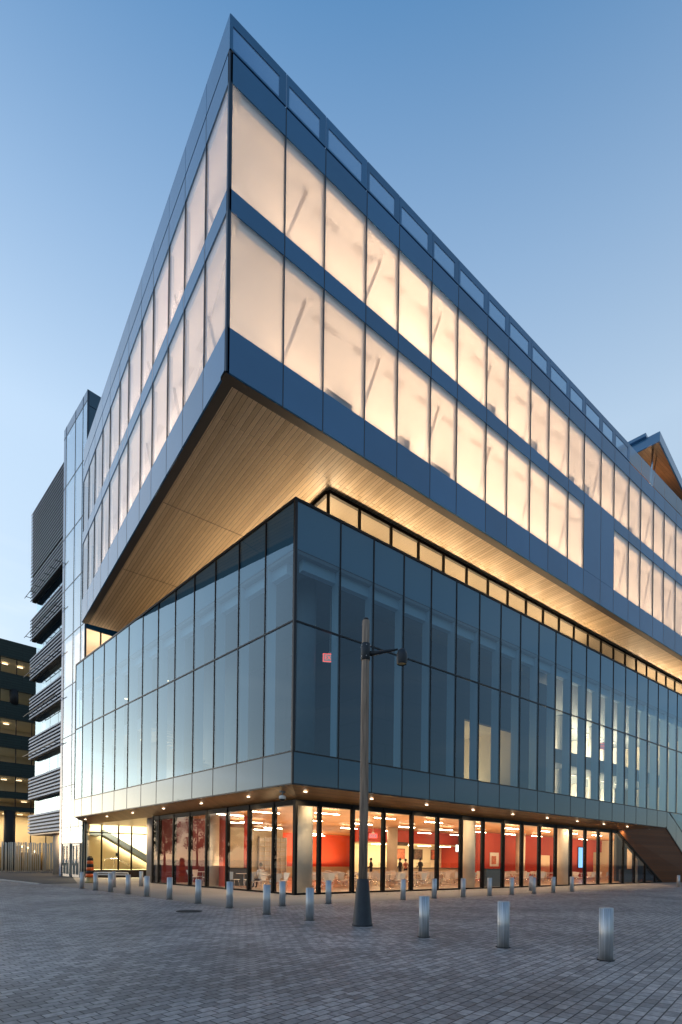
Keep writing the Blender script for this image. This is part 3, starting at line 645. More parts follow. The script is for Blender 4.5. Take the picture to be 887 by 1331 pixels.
for i, (x0, x1, z0, z1) in enumerate(((26.2, 27.4, 1.2, 2.4), (30.0, 31.0, 1.1, 2.0), (37.2, 38.2, 1.2, 2.6))):
    t = thing('notice_board', ['pale notice board on the red wall left of the others', 'small white notice board in the middle of the red wall', 'tall pale notice board on the red wall right of the doorway'][i], 'notice board', ((x0 + x1) / 2, 9.95, z0), 'notice boards on the red wall')
    mb = MB(); mb.box(W0, x0, x1, 9.93, 9.99, z0, z1); obj('board', mb, M['white'], t); mb = MB(); mb.box(W0, x0 + .15, x1 - .4, 9.915, 9.925, z0 + .2, z1 - .3); obj('notice', mb, M['poster2'], t)
# servery counter, signs, screens, posters
t = thing('servery_counter', 'long cream servery counter with glass sneeze guards under the red bulkhead', 'counter', (21, 14.3, .02))
mb = MB(); mb.box(W0, 16, 28, 14, 14.9, .02, .95); obj('counter_body', mb, M['cream'], t)
mb = MB(); mb.box(W0, 15.9, 28.1, 13.9, 15, .95, 1.0); obj('counter_top', mb, M['dark'], t)
for i in range(5): mb = MB(); mb.box(W0, 17 + i * 2.2, 18.8 + i * 2.2, 14.0, 14.04, 1.0, 1.45); obj('glass_guard', mb, M['gG'], t)
def board(name, lab, cat, x0, x1, y, z0, z1, mat, th=.06, group=None):
    t = thing(name, lab, cat, ((x0 + x1) / 2, y, z0), group)
    mb = MB(); mb.box(W0, x0, x1, y - th, y, z0, z1); obj('casing', mb, M['black'], t)
    mb = MB(); mb.box(W0, x0 + .04, x1 - .04, y - th - .008, y - th - .002, z0 + .04, z1 - .04); obj('face', mb, mat, t); return t
board('menu_board', 'dark hanging menu board below the red bulkhead', 'sign', 17.1, 19.2, 12.9, 2.82, 3.1, M['poster'])
board('menu_screen', 'bright white screen hanging left of the second round column', 'screen', 20.5, 21.3, 9.0, 2.3, 2.9, M['screenw'])
board('wall_screen', 'tall blue screen on the red wall', 'screen', 40.7, 42.2, 9.95, 1.1, 3.25, M['screenb'])
for i, (x, m_) in enumerate(((23.2, 'poster2'), (25.6, 'poster'), (28, 'poster2'))):
    board('wall_poster', ['orange patterned', 'dark patterned', 'reddish patterned'][i] + ' poster on the cream wall behind the servery', 'poster', x - .6, x + .6, 17.98, 1.75, 2.75, M[m_], group='posters behind the servery')
t = thing('wall_shelf', 'tall cream lattice shelf against the lobby back wall', 'shelf', (9.8, 19.7, .02))
mb = MB()
for i in range(6): mb.box(W0, 9 + i * .5, 9.06 + i * .5, 19.4, 19.7, .02, 3.4)
mb.box(W0, 9.0, 11.56, 19.6, 19.7, .02, 3.4) ; obj('side_panel', mb, M['white'], t)
mb = MB()
for j in range(9): mb.box(W0, 9, 11.56, 19.38, 19.6, .3 + j * .38, .34 + j * .38)
obj('shelf_board', mb, M['cream'], t)
for i, (x0, x1, y) in enumerate(((15.2, 17, 2.0), (33.0, 35.3, 2.0), (1.2, 2.6, 8.9))):
    t = thing('low_partition', ['grey low partition beside the second round column', 'dark low partition beside the slanting window edge', 'grey low partition behind the left glass wall'][i], 'partition', ((x0 + x1) / 2, y, .02), 'low partitions')
    mb = MB(); mb.box(W0, x0, x1, y, y + .3, .02, 1.1 if i < 2 else 1.0); obj('panel', mb, M['greyi'], t); mb = MB(); mb.box(W0, x0 - .02, x1 + .02, y - .02, y + .32, 1.1 if i < 2 else 1.0, 1.13 if i < 2 else 1.03); obj('cap', mb, M['dark'], t)
# exit signs
def text_obj(s, size, mat, parent, loc, rot, ext=.004):
    cu = bpy.data.curves.new('letters', 'FONT'); cu.body = s; cu.size = size; cu.extrude = ext; cu.align_x = 'CENTER'; cu.align_y = 'CENTER'
    o = bpy.data.objects.new('letters', cu); COL.objects.link(o); o.parent = parent; o.location = loc; o.rotation_euler = rot; cu.materials.append(mat)
    dg = bpy.context.evaluated_depsgraph_get(); me = bpy.data.meshes.new_from_object(o.evaluated_get(dg)); bpy.data.objects.remove(o)
    o = bpy.data.objects.new('letters', me); COL.objects.link(o); o.parent = parent; o.location = loc; o.rotation_euler = rot
    return o
def exitsign(x, y, z, ztop, lab, rz=0, w=.62, h=.34):
    t = thing('exit_sign', lab, 'exit sign', (x, y, z), 'hanging exit signs', rz)
    f = FR((x, y), (1, 0), (0, 1))
    mb = MB(); mb.box(f, -w / 2, w / 2, 0, .05, z, z + h); obj('plate', mb, M['exitface'], t)
    mb = MB(); b = .035
    mb.box(f, -w / 2, w / 2, -.012, -.002, z, z + b); mb.box(f, -w / 2, w / 2, -.012, -.002, z + h - b, z + h); mb.box(f, -w / 2, -w / 2 + b, -.012, -.002, z + b, z + h - b); mb.box(f, w / 2 - b, w / 2, -.012, -.002, z + b, z + h - b)
    obj('border', mb, M['exit'], t)
    text_obj('EXIT', .25, M['exit'], t, (0, -.006, h / 2), (R(90), 0, 0))
    mb = MB(); mb.lathe((x, y + .025, z + h), [(.12, 0), (.012, .12), (.012, ztop - z - h)], 8); obj('stem', mb, M['white'], t)
exitsign(2.88, 1.5, 10.62, 14, 'hanging exit sign behind the corner pane left of the lamp post', -.5, .66, .38)
exitsign(31.6, 3.0, 10.9, 14, 'hanging exit sign high behind the far right panes of the middle storey', -.5, .9, .5)
pp = ML.p(24.0, 2.0, 0); exitsign(pp[0], pp[1], 10.7, 14, 'hanging exit sign behind the left face of the middle storey', -1.0, .9, .5)
exitsign(9.5, 6.0, 2.9, ZH, 'exit sign under the lobby timber ceiling near the lamp post', -.5, .5, .28)

# lamps inside (real light for the lit floors)
WARM = (1, .70, .42); WARMU = (1, .69, .45)
def up(x0, x1, y0, y1, z, p, col, nm='uplight'):
    area(nm, ((x0 + x1) / 2, (y0 + y1) / 2, z), abs(x1 - x0), abs(y1 - y0), p, col, ((0, 0, 1), (1, 0, 0)))
LIT = []
for z, k in ((ZL - .02, 1.0), (ZM + .02, .9)):
    # right face: brighter away from the corner
    for (a0, a1, pw) in ((1.5, 7, 150), (7, 13, 330), (13, 21, 380), (21, 26, 180), (26.0, 34, 260), (34, 44, 300)):
        up(UX + a0, UX + a1, UY + .45, UY + .62, z, pw * k * .43, WARMU)
        up(UX + a0, UX + a1, UY + 2.4, UY + 3.4, z, pw * k * .37, WARMU)  # second row added deeper in, to soften the brace shadows
    for (a0, a1, pw) in ((3.5, 8, 120), (8, 15, 200), (15, 19, 60)):
        up(UX + .45, UX + .62, UY + a0, UY + a1, z, pw * k * .62, (1, .76, .60))
# clerestory light washing the timber soffit
for i in range(11):
    x = 4.0 + i * 3.9
    pw = 240 * (1.0 if i < 6 else (.25 if i < 8 else 1.1))
    area('clerestory_lamp', (x, 1.9, Z3 + .25), 3.5, .3, pw * .8, (1, .70, .40), ((0, -1, .55), (1, 0, 0)))
for i in range(5):
    area('clerestory_lamp', (3.0, 2.9 + i * 3.8, Z3 + .25), 3.4, .3, (150, 230, 170, 140, 140)[i], (1, .72, .44), ((-1, 0, .42), (0, 1, 0)))
# middle block rooms
up(13.2, 18.0, 5, 6.5, 6.4, 160, WARM, 'room_lamp')
for x in (24.5, 29, 33.5, 38, 42.5):
    up(x - 1.8, x + 1.8, 8.5, 9.5, 6.3, 380 if x < 32 else 900, WARM, 'room_lamp'); up(x - 1.8, x + 1.8, 6.5, 8.5, 10.8, 480 if x < 32 else 1100, WARM, 'room_lamp')
def fixt(x, y, z, lab, L=1.2, w=.3, grp='room lights in the middle storey', mat='lampw'):
    t = thing('ceiling_light', lab, 'ceiling light', (x, y, z), grp)
    mb = MB(); mb.box(W0, x - L / 2, x + L / 2, y - w / 2, y + w / 2, z - .03, z); obj('diffuser', mb, M[mat], t)
    mb = MB(); mb.box(W0, x - L / 2 - .03, x + L / 2 + .03, y - w / 2 - .03, y + w / 2 + .03, z + .001, z + .05); obj('housing', mb, M['white'], t)
for i in range(8): fixt(23.5 + i * 2.7, 7.6, 13.9, 'bright ceiling light, %s from the left behind the upper right panes' % ORD[i], 1.5, .35)
for i in range(8): fixt(22.8 + i * 2.7, 6.6, 9.44, 'small ceiling light, %s from the left behind the lower right panes' % ORD[i], .5, .2)
for i in range(3): fixt(14 + i * 1.7, 4.6, 10.26, 'small ceiling light, %s from the left in the lit room behind the mauve wall' % ORD[i], .3, .15)
for i in range(4):
    p = ML.p(14.5 + i * 3, 3.0, 0); fixt(p[0], p[1], 10.1 + (i % 2) * 3.6, 'small warm light, %s from the corner behind the left face' % ORD[i], .5, .25)
p = ML.p(18, 3.2, 0); area('room_lamp', (p[0], p[1], 6.3), 1, 8, 70, WARM, ((0, 0, 1), (1, 0, 0)))

# rooftop pavilion
pv = thing('roof_pavilion', 'timber-lined rooftop pavilion with deep eaves above the right parapet', 'pavilion', (36, 4, ZG))
PF = FR((32.15, -.75), NL, DM)
mb = MB(); mb.box(PF, 0, 20, 0, 12, 34.0, 34.75); obj('eave_fascia', mb, M['spandrel'], pv)
mb = MB(); mb.box(PF, .1, 20, .1, 12, 33.985, 33.998); obj('eave_soffit', mb, M['soffitlow'], pv)
mb = MB(); mb.box(PF, -.25, 20.2, .9, 12.3, 34.76, 35.0); obj('roof_edge', mb, M['spandrel'], pv)
mb = MB(); mb.box(PF, 4.0, 19, 2.6, 11, ZG - .3, 33.98); obj('pavilion_wall', mb, M['soffitlow'], pv)
mb = MB(); mb.tube([PF.p(.5, .6, 33.95), PF.p(.9, .9, 30.2)], .07, 8); mb.tube([PF.p(1.5, .6, 33.95), PF.p(.9, .9, 30.2)], .05, 8); obj('strut', mb, M['chrome'], pv)
area('pavilion_lamp', PF.p(3.4, 1.5, 31.0), 1, 1, 45, (1, .6, .3), ((0, 0, 1), (1, 0, 0)))

# ------------------------------------------------------------------ stair tower
T = thing('stair_tower', 'tall pale glass stair tower behind the blue building', 'tower', (*xy(ML, 28, 3), 0))
TO = .5; TS0, TS1, TZ = 25.55, 31.0, 37.1
tz = [0, 2.65, 3.95, 7.3, 11.3, 15.35, 19.4, 23.5, 27.85, 32.1, 36.3]
ts = [TS0, 26.5, 28.2, 30.4, TS1]
for j in range(1, len(tz) - 1):
    for i in range(3):
        pane('tower_pane', ML, ts[i] + .03, ts[i + 1] - .03, TO, tz[j] + .03, tz[j + 1] - .03, M['gT'], T)
mb = MB()
for z in tz[1:]: mb.box(ML, TS0, TS1, TO - .015, TO + .1, z - .03, z + .03)
for s in ts[:-1]: mb.box(ML, s - .025, s + .025, TO - .02, TO + .12, 0 if s > 30 or s < 26 else 2.65, TZ - .02)
obj('tower_frame', mb, M['mullU'], T)
mb = MB(); mb.box(ML, TS0 + .02, TS1, TO, TO + .1, 36.33, TZ); mb.box(ML, 30.43, TS1, TO, TO + .1, 0, 36.27); obj('tower_cap', mb, M['spandrel'], T)
# right-facing side of the tower (same plane serves the stair glass at ground)
TYR = FR(xy(ML, TS0, TO), NL, DM)
mb = MB(); mb.box(TYR, .06, 12, -.0, .12, 4.7, 14.8); mb.box(TYR, .06, 12, 0, .12, 19.0, 35.9) ; mb.box(TYR, 0.06, 12, 0, .12, 35.95, TZ); mb.box(TYR, 3.4, 12, 0, .12, 14.8, 19.0)
obj('tower_side', mb, M['spandrelM'], T)
for i in range(3): pane('landing_window', TYR, .1 + i * 1.1, 1.15 + i * 1.1, .04, 14.8, 19.0, M['gG'], T)
mb = MB()
for i in range(4): mb.box(TYR, .04 + i * 1.1, .12 + i * 1.1, -.02, .1, 14.8, 19.0)
obj('landing_frame', mb, M['frame'], T)
# tower core: white walls and landings
mb = MB()
for z in tz[3:]: mb.box(ML, TS0 + .15, TS1 - .1, TO + .15, 8, z - .25, z - .04)
mb.box(ML, TS0 + .2, TS1 - .1, 3.2, 3.4, 7.1, 36); mb.box(ML, 30.5, 30.9, TO + .12, 8, 0, 36)
obj('stair_core', mb, M['white'], T)
mb = MB(); mb.prism([xy(ML, TS0 + .1, TO + .1), xy(ML, TS0 + .1, 12), xy(ML, TS1, 12), xy(ML, TS1, TO + .1)], 37.02, 37.06); obj('tower_roof', mb, M['dark'], T)
for z in (17.9, 22, 26.2, 30.5):
    p = ML.p(28, 2.0, 0); area('stair_lamp', (p[0], p[1], z - 2.0), 1.5, 2.5, 16, (1, .8, .58), ((0, 0, 1), (1, 0, 0)))
p = TYR.p(1.6, 1.2, 0); area('stair_lamp', (p[0], p[1], 15.5), 2.4, 1.2, 240, (1, .66, .34), ((0, 0, 1), (1, 0, 0)))
# entrance doors in the tower foot
for i, (s0, s1) in enumerate(((26.0, 27.6), (28.3, 29.9))):
    d = thing('entrance_door', ['aluminium framed glass door nearest the stair hall', 'aluminium framed glass door at the far left of the tower foot'][i], 'door', (*xy(ML, (s0 + s1) / 2, TO), 0), 'glass entrance doors')
    mb = MB(); mb.box(ML, s0, s0 + .1, TO - .05, TO + .08, 0, 2.6); mb.box(ML, s1 - .1, s1, TO - .05, TO + .08, 0, 2.6); mb.box(ML, s0 + .1, s1 - .1, TO - .05, TO + .08, 2.45, 2.6); mb.box(ML, s0 + .1, s1 - .1, TO - .05, TO + .08, 0, .2); mb.box(ML, (s0 + s1) / 2 - .05, (s0 + s1) / 2 + .05, TO - .05, TO + .08, .2, 2.45); obj('door_frame', mb, M['alu'], d)
    for a, b in ((s0 + .1, (s0 + s1) / 2 - .05), ((s0 + s1) / 2 + .05, s1 - .1)):
        pane('door_glass', ML, a, b, TO, .2, 2.45, M['gG'], d)
        mb = MB(); mb.tube([ML.p(b - .1, TO - .1, .9), ML.p(b - .1, TO - .1, 1.3)], .02, 6); obj('handle', mb, M['chrome'], d)
# stair hall at the tower foot, facing the plaza
H = thing('stair_hall', 'cream stair hall behind tall glass beside the entrance column', 'stair hall', (*xy(ML, 25.4, 3), 0))
HF = FR((-2.75, 25.0), (1, 0), (0, 1))
hp = [0, 1.14, 2.37, 3.35, 4.6, 5.8]
for i, a in enumerate(hp): mb = MB(); mb.box(HF, a - .04, a + .05, -.05, .1, .5, ZH + .4); obj('hall_post', mb, M['frame'], H)
mb = MB(); mb.box(HF, 0, 5.8, -.04, .08, 3.42, 3.50); mb.box(HF, 0, 5.8, -.04, .08, .5, .6); obj('hall_rail', mb, M['frame'], H)
mb = MB(); mb.box(HF, .0, 6.2, -.12, .2, 0, .5); obj('plinth', mb, M['dark'], H)
for i in range(5): pane('hall_glass', HF, hp[i] + .05, hp[i + 1] - .04, .0, .6, 3.42, M['gG'], H); pane('hall_glass', HF, hp[i] + .05, hp[i + 1] - .04, .0, 3.5, ZH + .4, M['gG'], H)
mb = MB(); mb.box(HF, .35, 7.0, 3.2, 3.4, 0, 4.6); mb.box(HF, .2, .35, .3, 3.4, 0, 4.6); mb.box(HF, 6.2, 6.4, .1, 3.2, 0, 4.6); obj('hall_wall', mb, M['cream'], H)
mb = MB(); mb.box(HF, .2, 6.4, .1, 3.4, .5, .6); mb.box(HF, .2, 6.4, .12, 3.4, 4.5, 4.6); obj('hall_floor', mb, M['cream'], H)
mb = MB(); mb.hexa([HF.p(1.6, 1.2, 3.3), HF.p(6.2, 1.2, .62), HF.p(6.2, 2.6, .62), HF.p(1.6, 2.6, 3.3), HF.p(1.6, 1.2, 3.75), HF.p(6.2, 1.2, 1.05), HF.p(6.2, 2.6, 1.05), HF.p(1.6, 2.6, 3.75)]); mb.box(HF, .35, 1.6, 1.2, 3.2, 3.3, 3.6); obj('stair_flight', mb, M['greyi'], H)
mb = MB(); mb.tube([HF.p(1.5, .8, .6), HF.p(1.6, .8, 1.45), HF.p(2.4, .8, 1.5), HF.p(3.4, .8, .95)], .03, 6); mb.tube([HF.p(2.2, .8, .6), HF.p(2.3, .8, 1.5)], .025, 6); obj('handrail', mb, M['chrome'], H)
mb = MB(); mb.box(HF, 2.95, 3.15, 3.14, 3.2, 1.7, 1.95); obj('wall_panel', mb, M['black'], H)
p = HF.p(1.0, 1.6, 0); fixt(p[0], p[1], 4.44, 'bright tube light at the ceiling of the cream stair hall', 1.0, .25, None)
area('hall_lamp', HF.p(3.2, 1.0, 4.4), 4.5, 1.4, 1500, (1, .85, .55), ((0, .2, -1), (1, 0, 0)))

# ------------------------------------------------------------------ louvred wing
MLW = FR(xy(ML, 0, .5), DM, NL)
Lw = thing('louvred_wing', 'pale building wing with horizontal grey louvre bands', 'building', (*xy(ML, 36, 3), 0))
ls0, ls1 = 31.0, 40.5
bands = [(28.4, 34.75), (26.1, 28.2), (22.3, 24.4), (18.5, 20.7), (14.7, 16.9), (10.85, 13.0), (7.0, 9.2), (3.75, 5.5)]
for k, (z0, z1) in enumerate(bands):
    mb = MB(); z = z0 + .06
    st = .315 if k == 0 else .31
    while z < z1 - .05:
        P = [MLW.p(a, b, zz) for (b, zz) in ((.0, z), (.16, z + .14), (.16, z + .17), (.0, z + .03)) for a in (ls0, ls1)]
        # slat: tilted blade
        mb.hexa([MLW.p(ls0, -.02, z), MLW.p(ls1 + .12, -.02, z), MLW.p(ls1 + .12, .05, z + .0), MLW.p(ls0, .05, z + .0), MLW.p(ls0, .03, z + .17), MLW.p(ls1 + .12, .03, z + .17), MLW.p(ls1 + .12, .07, z + .17), MLW.p(ls0, .07, z + .17)])
        z += st
    b = obj('louvre_band', mb, M['louv'], Lw)
    mb = MB(); mb.box(MLW, ls0, ls1, .12, .45, z0, z1 - .05); obj('backing_panel', mb, M['dark'], b)
    if k in (1, 2, 3, 4, 5):
        mb = MB()
        for i in range(7): mb.box(MLW, ls0 + .6 + i * 1.45, ls0 + .66 + i * 1.45, -.45, -.0, z0 + .30, z0 + .34)
        mb.box(MLW, ls0, ls1 + .3, -.46, -.43, z0 + .29, z0 + .35)
        obj('sunshade', mb, M['iron'], b)
mb = MB()
for i in range(len(bands) - 1):
    zz0, zz1 = bands[i + 1][1], bands[i][0]
    for j in range(4):
        a0 = ls0 + j * 2.35; pane('wing_window', MLW, a0 + .04, min(a0 + 2.31, ls1 - .1), .5, zz0, zz1, M['gM'], Lw)
    mb.box(MLW, ls0, ls1 - .05, 4.5, 4.6, zz0, zz1); mb.box(MLW, ls0, ls1, .5, 8, bands[i + 1][0], bands[i + 1][1] - .02)
mb.box(MLW, ls0, ls1, .55, 8, 28.4, 34.7); obj('wing_floor', mb, M['grey2'], Lw)
mb = MB(); mb.box(MLW, 39.0, ls1 - .04, 1.05, 8, 3.7, 34.6); obj('wing_end', mb, M['spandrel'], Lw)
mb = MB(); mb.box(MLW, ls0, ls1, .2, 9, 3.62, 3.74); obj('wing_soffit', mb, M['soffitlow'], Lw)
mb = MB(); mb.lathe((*xy(MLW, 34.2, .95), 0), [(.5, 0), (.5, 3.62)], 28); mb_c = obj('wing_column', mb, M['conc'], Lw)
area('wing_lamp', MLW.p(34.5, 1.4, 3.55), 1, 5, 320, (1, .72, .4), ((0, 0, -1), (1, 0, 0)))
for i in range(3): area('wing_room_lamp', MLW.p(35, 3, bands[i + 4][1] + .1), 2, 7, 22, (1, .75, .45), ((0, 0, 1), (DM[0], DM[1], 0)))

# ------------------------------------------------------------------ dark building at the left edge
K = thing('dark_office_building', 'dark green clad office building with lit windows at the left edge', 'building', (*xy(ML, 52, -2), 0))
KF = FR(xy(ML, 52, 0), NL, DM)   # a along facade (right), b away
o0, o1 = -1.2, 14
rows = [(22.3, 24.1), (19.0, 20.5), (15.4, 17.2), (12.2, 13.9), (8.9, 10.7), (7.2, 8.2), (0, 6.7)]
zprev = 26.0
for (z0, z1) in rows:
    mb = MB(); mb.box(KF, o0, o1, 0, .4, z1, zprev); obj('cladding_band', mb, M['darkclad'], K); zprev = z0
random.seed(5)
for r, (z0, z1) in enumerate(rows):
    a = o0; j = 0
    while a < o1 - .1:
        w = 1.6 if r != 6 else 1.5
        if -2 < a < 7: pane('office_window', KF, a + .03, min(a + w - .03, o1), .15, z0, z1, M['gG'], K)
        a += w; j += 1
    mb = MB()
    a = o0
    while a < o1: mb.box(KF, a - .04, a + .04, .05, .2, z0, z1); a += 1.6
    mb.box(KF, o0, o1, .04, .21, z0, z0 + .06)
    obj('window_bars', mb, M['mull'], K)
mb = MB()
for (z0, z1) in rows: mb.box(KF, o0, o1, .4, 6, z1, z1 + .3)
mb.box(KF, o0, o1, 5.9, 6.0, 0, 26)
obj('office_interior', mb, M['cream'], K)
for i, a in enumerate((1.5, 8.4)):
    mb = MB(); mb.lathe((*KF.p(a, .3, 0)[:2], 0), [(.55, 0), (.55, 6.8)], 20); obj('dark_column', mb, M['dark'], K); mb = MB(); mb.lathe((*KF.p(a + .3, .3, 0)[:2], 18.9), [(.45, 0), (.45, 1.7)], 20); obj('dark_column', mb, M['dark'], K)
for (z0, z1), pw in zip(rows, (3, 1.5, 8, 6, 1.5, 2, 560)):
    p = KF.p(2.2, 3, 0); area('office_lamp', (p[0], p[1], z1 - .06), 8, 2, pw * 1.3, (1, .72, .40), ((0, 0, -1), (NL[0], NL[1], 0)))
random.seed(9)
for r, (z0, z1) in enumerate(rows):
    for j in range(4):
        if random.random() < .35 and r != 6: continue
        mb = MB(); a = -.5 + j * 1.5 + random.random() * .6; zz = z1 - .12
        yy = 1.6 + random.random(); mb.box(KF, a, a + .55, yy, yy + .22, zz - .04, zz); obj('office_light', mb, M['lampw'], K)
# shop fittings behind the ground glass
mb = MB()
for i in range(26):
    a = -1 + random.random() * 7; h = .8 + random.random() * 2.2; mb.box(KF, a, a + .25 + random.random() * .5, 3 + random.random() * 2, 5.3, .0, h)
obj('shop_fittings', mb, M['tan'], K)
for i in range(7):
    mb = MB(); a = -.4 + i * .85; mb.sphere(KF.p(a + random.random() * .4, 2.2 + random.random(), 1.6 + random.random() * 1.7), .12, seg=8); obj('globe_lamp', mb, M['lampw'], K)

# pole fence
Fn = thing('pole_fence', 'row of slim upright white poles in front of the lit shop', 'fence', (*xy(ML, 46, 1), 0))
random.seed(4)
for i in range(34):
    a = -1.6 + i * .175 + random.uniform(-.05, .05); p = ML.p(46 + random.uniform(-.3, .3), a, 0)
    mb = MB(); mb.tube([(p[0], p[1], 0), (p[0] + random.uniform(-.02, .02), p[1], 3.05 + random.uniform(-.06, .06))], .045 + random.random() * .015, 8); obj('fence_pole', mb, M['pole'], Fn)

# ------------------------------------------------------------------ plaza things
def make_bollard():
    t = thing('bollard', '', 'bollard', (0, 0, 0), 'steel bollards on the plaza')
    mb = MB(); mb.lathe((0, 0, 0), [(.1, 0), (.1, .785)], 28); obj('post', mb, M['steel'], t)
    mb = MB(); mb.lathe((0, 0, .785), [(.1, 0), (.1, .004), (.095, .013), (.06, .016)], 28); obj('cap', mb, M['steelcap'], t)
    mb = MB(); mb.lathe((0, 0, 0), [(.125, .0), (.125, .008), (.1, .010)], 28); obj('base_ring', mb, M['dark'], t)
    return t
bl = [((-3.05, -14.03), 'large steel bollard nearest the camera at the lower right'), ((-3.36, -12.42), 'steel bollard second nearest the camera, right of the lamp post'),
      ((-3.63, -10.8), 'steel bollard standing alone just right of the lamp post base'), ((-3.92, -7.23), 'steel bollard just left of the lamp post base'),
      ((-4.11, -5.41), 'steel bollard second to the left of the lamp post'), ((-4.17, -3.22), 'steel bollard at the outer corner of the concrete walk'),
      ((-4.36, -1.2), 'steel bollard first along the left walk edge past the corner, near the manhole'), ((-4.58, .95), 'steel bollard second along the left walk edge past the corner'),
      ((-4.83, 2.81), 'steel bollard third along the left walk edge past the corner'), ((-5.06, 4.6), 'steel bollard fourth along the left walk edge past the corner'),
      ((-5.33, 6.34), 'steel bollard fifth along the left walk edge, before the white rail'), ((-5.6, 7.95), 'steel bollard sixth along the left walk edge, before the white rail'),
      ((-5.84, 9.69), 'furthest left steel bollard, in front of the striped marker'), ((-4.23, 10.36), 'steel bollard at the middle of the white rail'),
      ((-2.72, 10.86), 'steel bollard in front of the left of the entrance column'), ((-2.42, -3.4), 'steel bollard between the corner bollard and the glass corner'),
      ((-.55, -3.35), 'steel bollard at the walk edge just left of the lamp post sleeve')]
for k, x in enumerate((3.04, 4.8, 6.6, 8.42, 10.1, 11.9, 13.65, 15.45)): bl.append(((x, -3.32), 'steel bollard, %s right of the lamp post along the right walk edge' % ORD[k]))
bl += [((14.2, -1.68), 'steel bollard closer to the glass than its row, right of centre'), ((29.2, -3.44), 'lone steel bollard at the far right by the timber wedge')]
first = make_bollard()
for i, ((x, y), lab) in enumerate(bl):
    if i == 0: first.location = (x, y, 0); first['label'] = lab
    else: copy_tree(first, (x, y, .004 if y > -3.42 and i > 5 else 0), random.random() * 6, lab)
# lamp post
Lp = (-3.49, -8.75)
t = thing('street_lamp', 'tall weathered timber lamp post with a dark sleeve and one short arm', 'street lamp', (*Lp, 0))
mb = MB(); mb.lathe((*Lp, 0), [(.235, 0), (.235, .03), (.222, .045), (.135, 1.04), (.13, 1.06), (.1, 1.065)], 32); obj('base_sleeve', mb, M['iron'], t)
mb = MB(); mb.tube([(*Lp, 1.0), (Lp[0] + .005, Lp[1], 3), (Lp[0] - .005, Lp[1], 5), (*Lp, 6.95)], [.102, .097, .092, .084], 20); obj('pole', mb, M['polewood'], t)
mb = MB(); mb.lathe((*Lp, 6.95), [(.06, 0), (.06, .05), (.03, .07)], 12); obj('pole_cap', mb, M['iron'], t)
cl = MB(); cl.lathe((*Lp, 6.05), [(.10, 0), (.108, .01), (.108, .37), (.10, .38)], 24); co = obj('collar', cl, M['iron'], t)
mb = MB()
for zz in (6.12, 6.37):
    for k in range(6): a = k * 1.047; mb.sphere((Lp[0] + .11 * math.cos(a), Lp[1] + .11 * math.sin(a), zz), .012, seg=6)
obj('bolt', mb, M['steelcap'], co)
ax, ay = .796, -.605
hx, hy = Lp[0] + ax * .83, Lp[1] + ay * .83
mb = MB(); mb.tube([(Lp[0] + ax * .08, Lp[1] + ay * .08, 6.2), (Lp[0] + ax * .35, Lp[1] + ay * .35, 6.24), (hx - ax * .1, hy - ay * .1, 6.31)], [.062, .042, .022], 14); obj('arm', mb, M['iron'], t)
mb = MB(); mb.lathe((hx, hy, 5.97), [(.105, 0), (.118, .03), (.125, .12), (.12, .22), (.095, .31), (.05, .345), (.02, .35)], 24, cap=False); h_ = obj('lamp_head', mb, M['iron'], t)
mb = MB(); mb.lathe((hx, hy, 5.985), [(.1, 0), (.098, .01)], 24); obj('lens', mb, M['tan'], h_)
# manhole
mb = MB(); mb.lathe((-5.6, -3.65, .0), [(.36, 0), (.36, .008)], 32); mb.lathe((-5.6, -3.65, .008), [(.31, 0), (.31, .006)], 32)
o = obj('manhole_cover', mb, M['cast'], None, at=(-5.6, -3.65, 0)); o['label'] = 'round black manhole cover set in the grey pavers'; o['category'] = 'manhole cover'
# striped marker
mk = (-4.26, 15.8)
t = thing('traffic_marker', 'tall orange and black striped marker on a tan base left of the stair hall', 'traffic marker', (*mk, .012))
mb = MB(); mb.lathe((*mk, .012), [(.27, 0), (.27, .08), (.2, .12), (.2, .35)], 20); obj('base', mb, M['tan'], t)
for k in range(6):
    r0 = .24 - k * .014; mb = MB(); mb.lathe((*mk, .36 + k * .195), [(r0, 0), (r0 - .012, .19)], 20); obj('stripe', mb, M['orangep'] if k % 2 == 0 else M['black'], t)
mb = MB(); mb.lathe((*mk, 1.53), [(.12, 0), (.10, .06), (.06, .07)], 16); obj('top_cap', mb, M['black'], t)
# white rail
t = thing('white_rail', 'low white rail on posts between the bollards before the stair hall', 'rail', (-3.4, 15.3, 0))
ra, rb = Vector((-4.3, 15.9, .62)), Vector((-2.35, 14.8, .62))
mb = MB(); mb.tube([ra, rb], .04, 8); mb.tube([ra - Vector((0, 0, .12)), rb - Vector((0, 0, .12))], .03, 8); obj('rail', mb, M['white'], t)
for q_ in (ra, (ra + rb) / 2, rb): mb = MB(); mb.tube([(q_.x, q_.y, .0), (q_.x, q_.y, .62)], .03, 8); obj('post', mb, M['white'], t)
# dome camera under the soffit
cpx = (.62, .9)
cpx = (ML.p(1.0, .30, 0)[0], ML.p(1.0, .30, 0)[1])
t = thing('security_camera', 'white dome security camera under the soffit by the glass corner', 'security camera', (*cpx, 4.35))
mb = MB(); mb.lathe((*cpx, 4.2), [(.03, .22), (.03, .0)], 10); mb.box(FR(cpx, (1, 0), (0, 1)), -.12, .12, -.04, .04, 4.33, 4.40); obj('bracket', mb, M['grey2'], t)
mb = MB(); mb.lathe((*cpx, 4.05), [(.13, 0), (.15, .06), (.13, .14), (.04, .17)], 20); obj('housing', mb, M['white'], t)
mb = MB(); mb.sphere((*cpx, 4.05), .12, 1, 1, .8, 12); obj('dome', mb, M['black'], t)
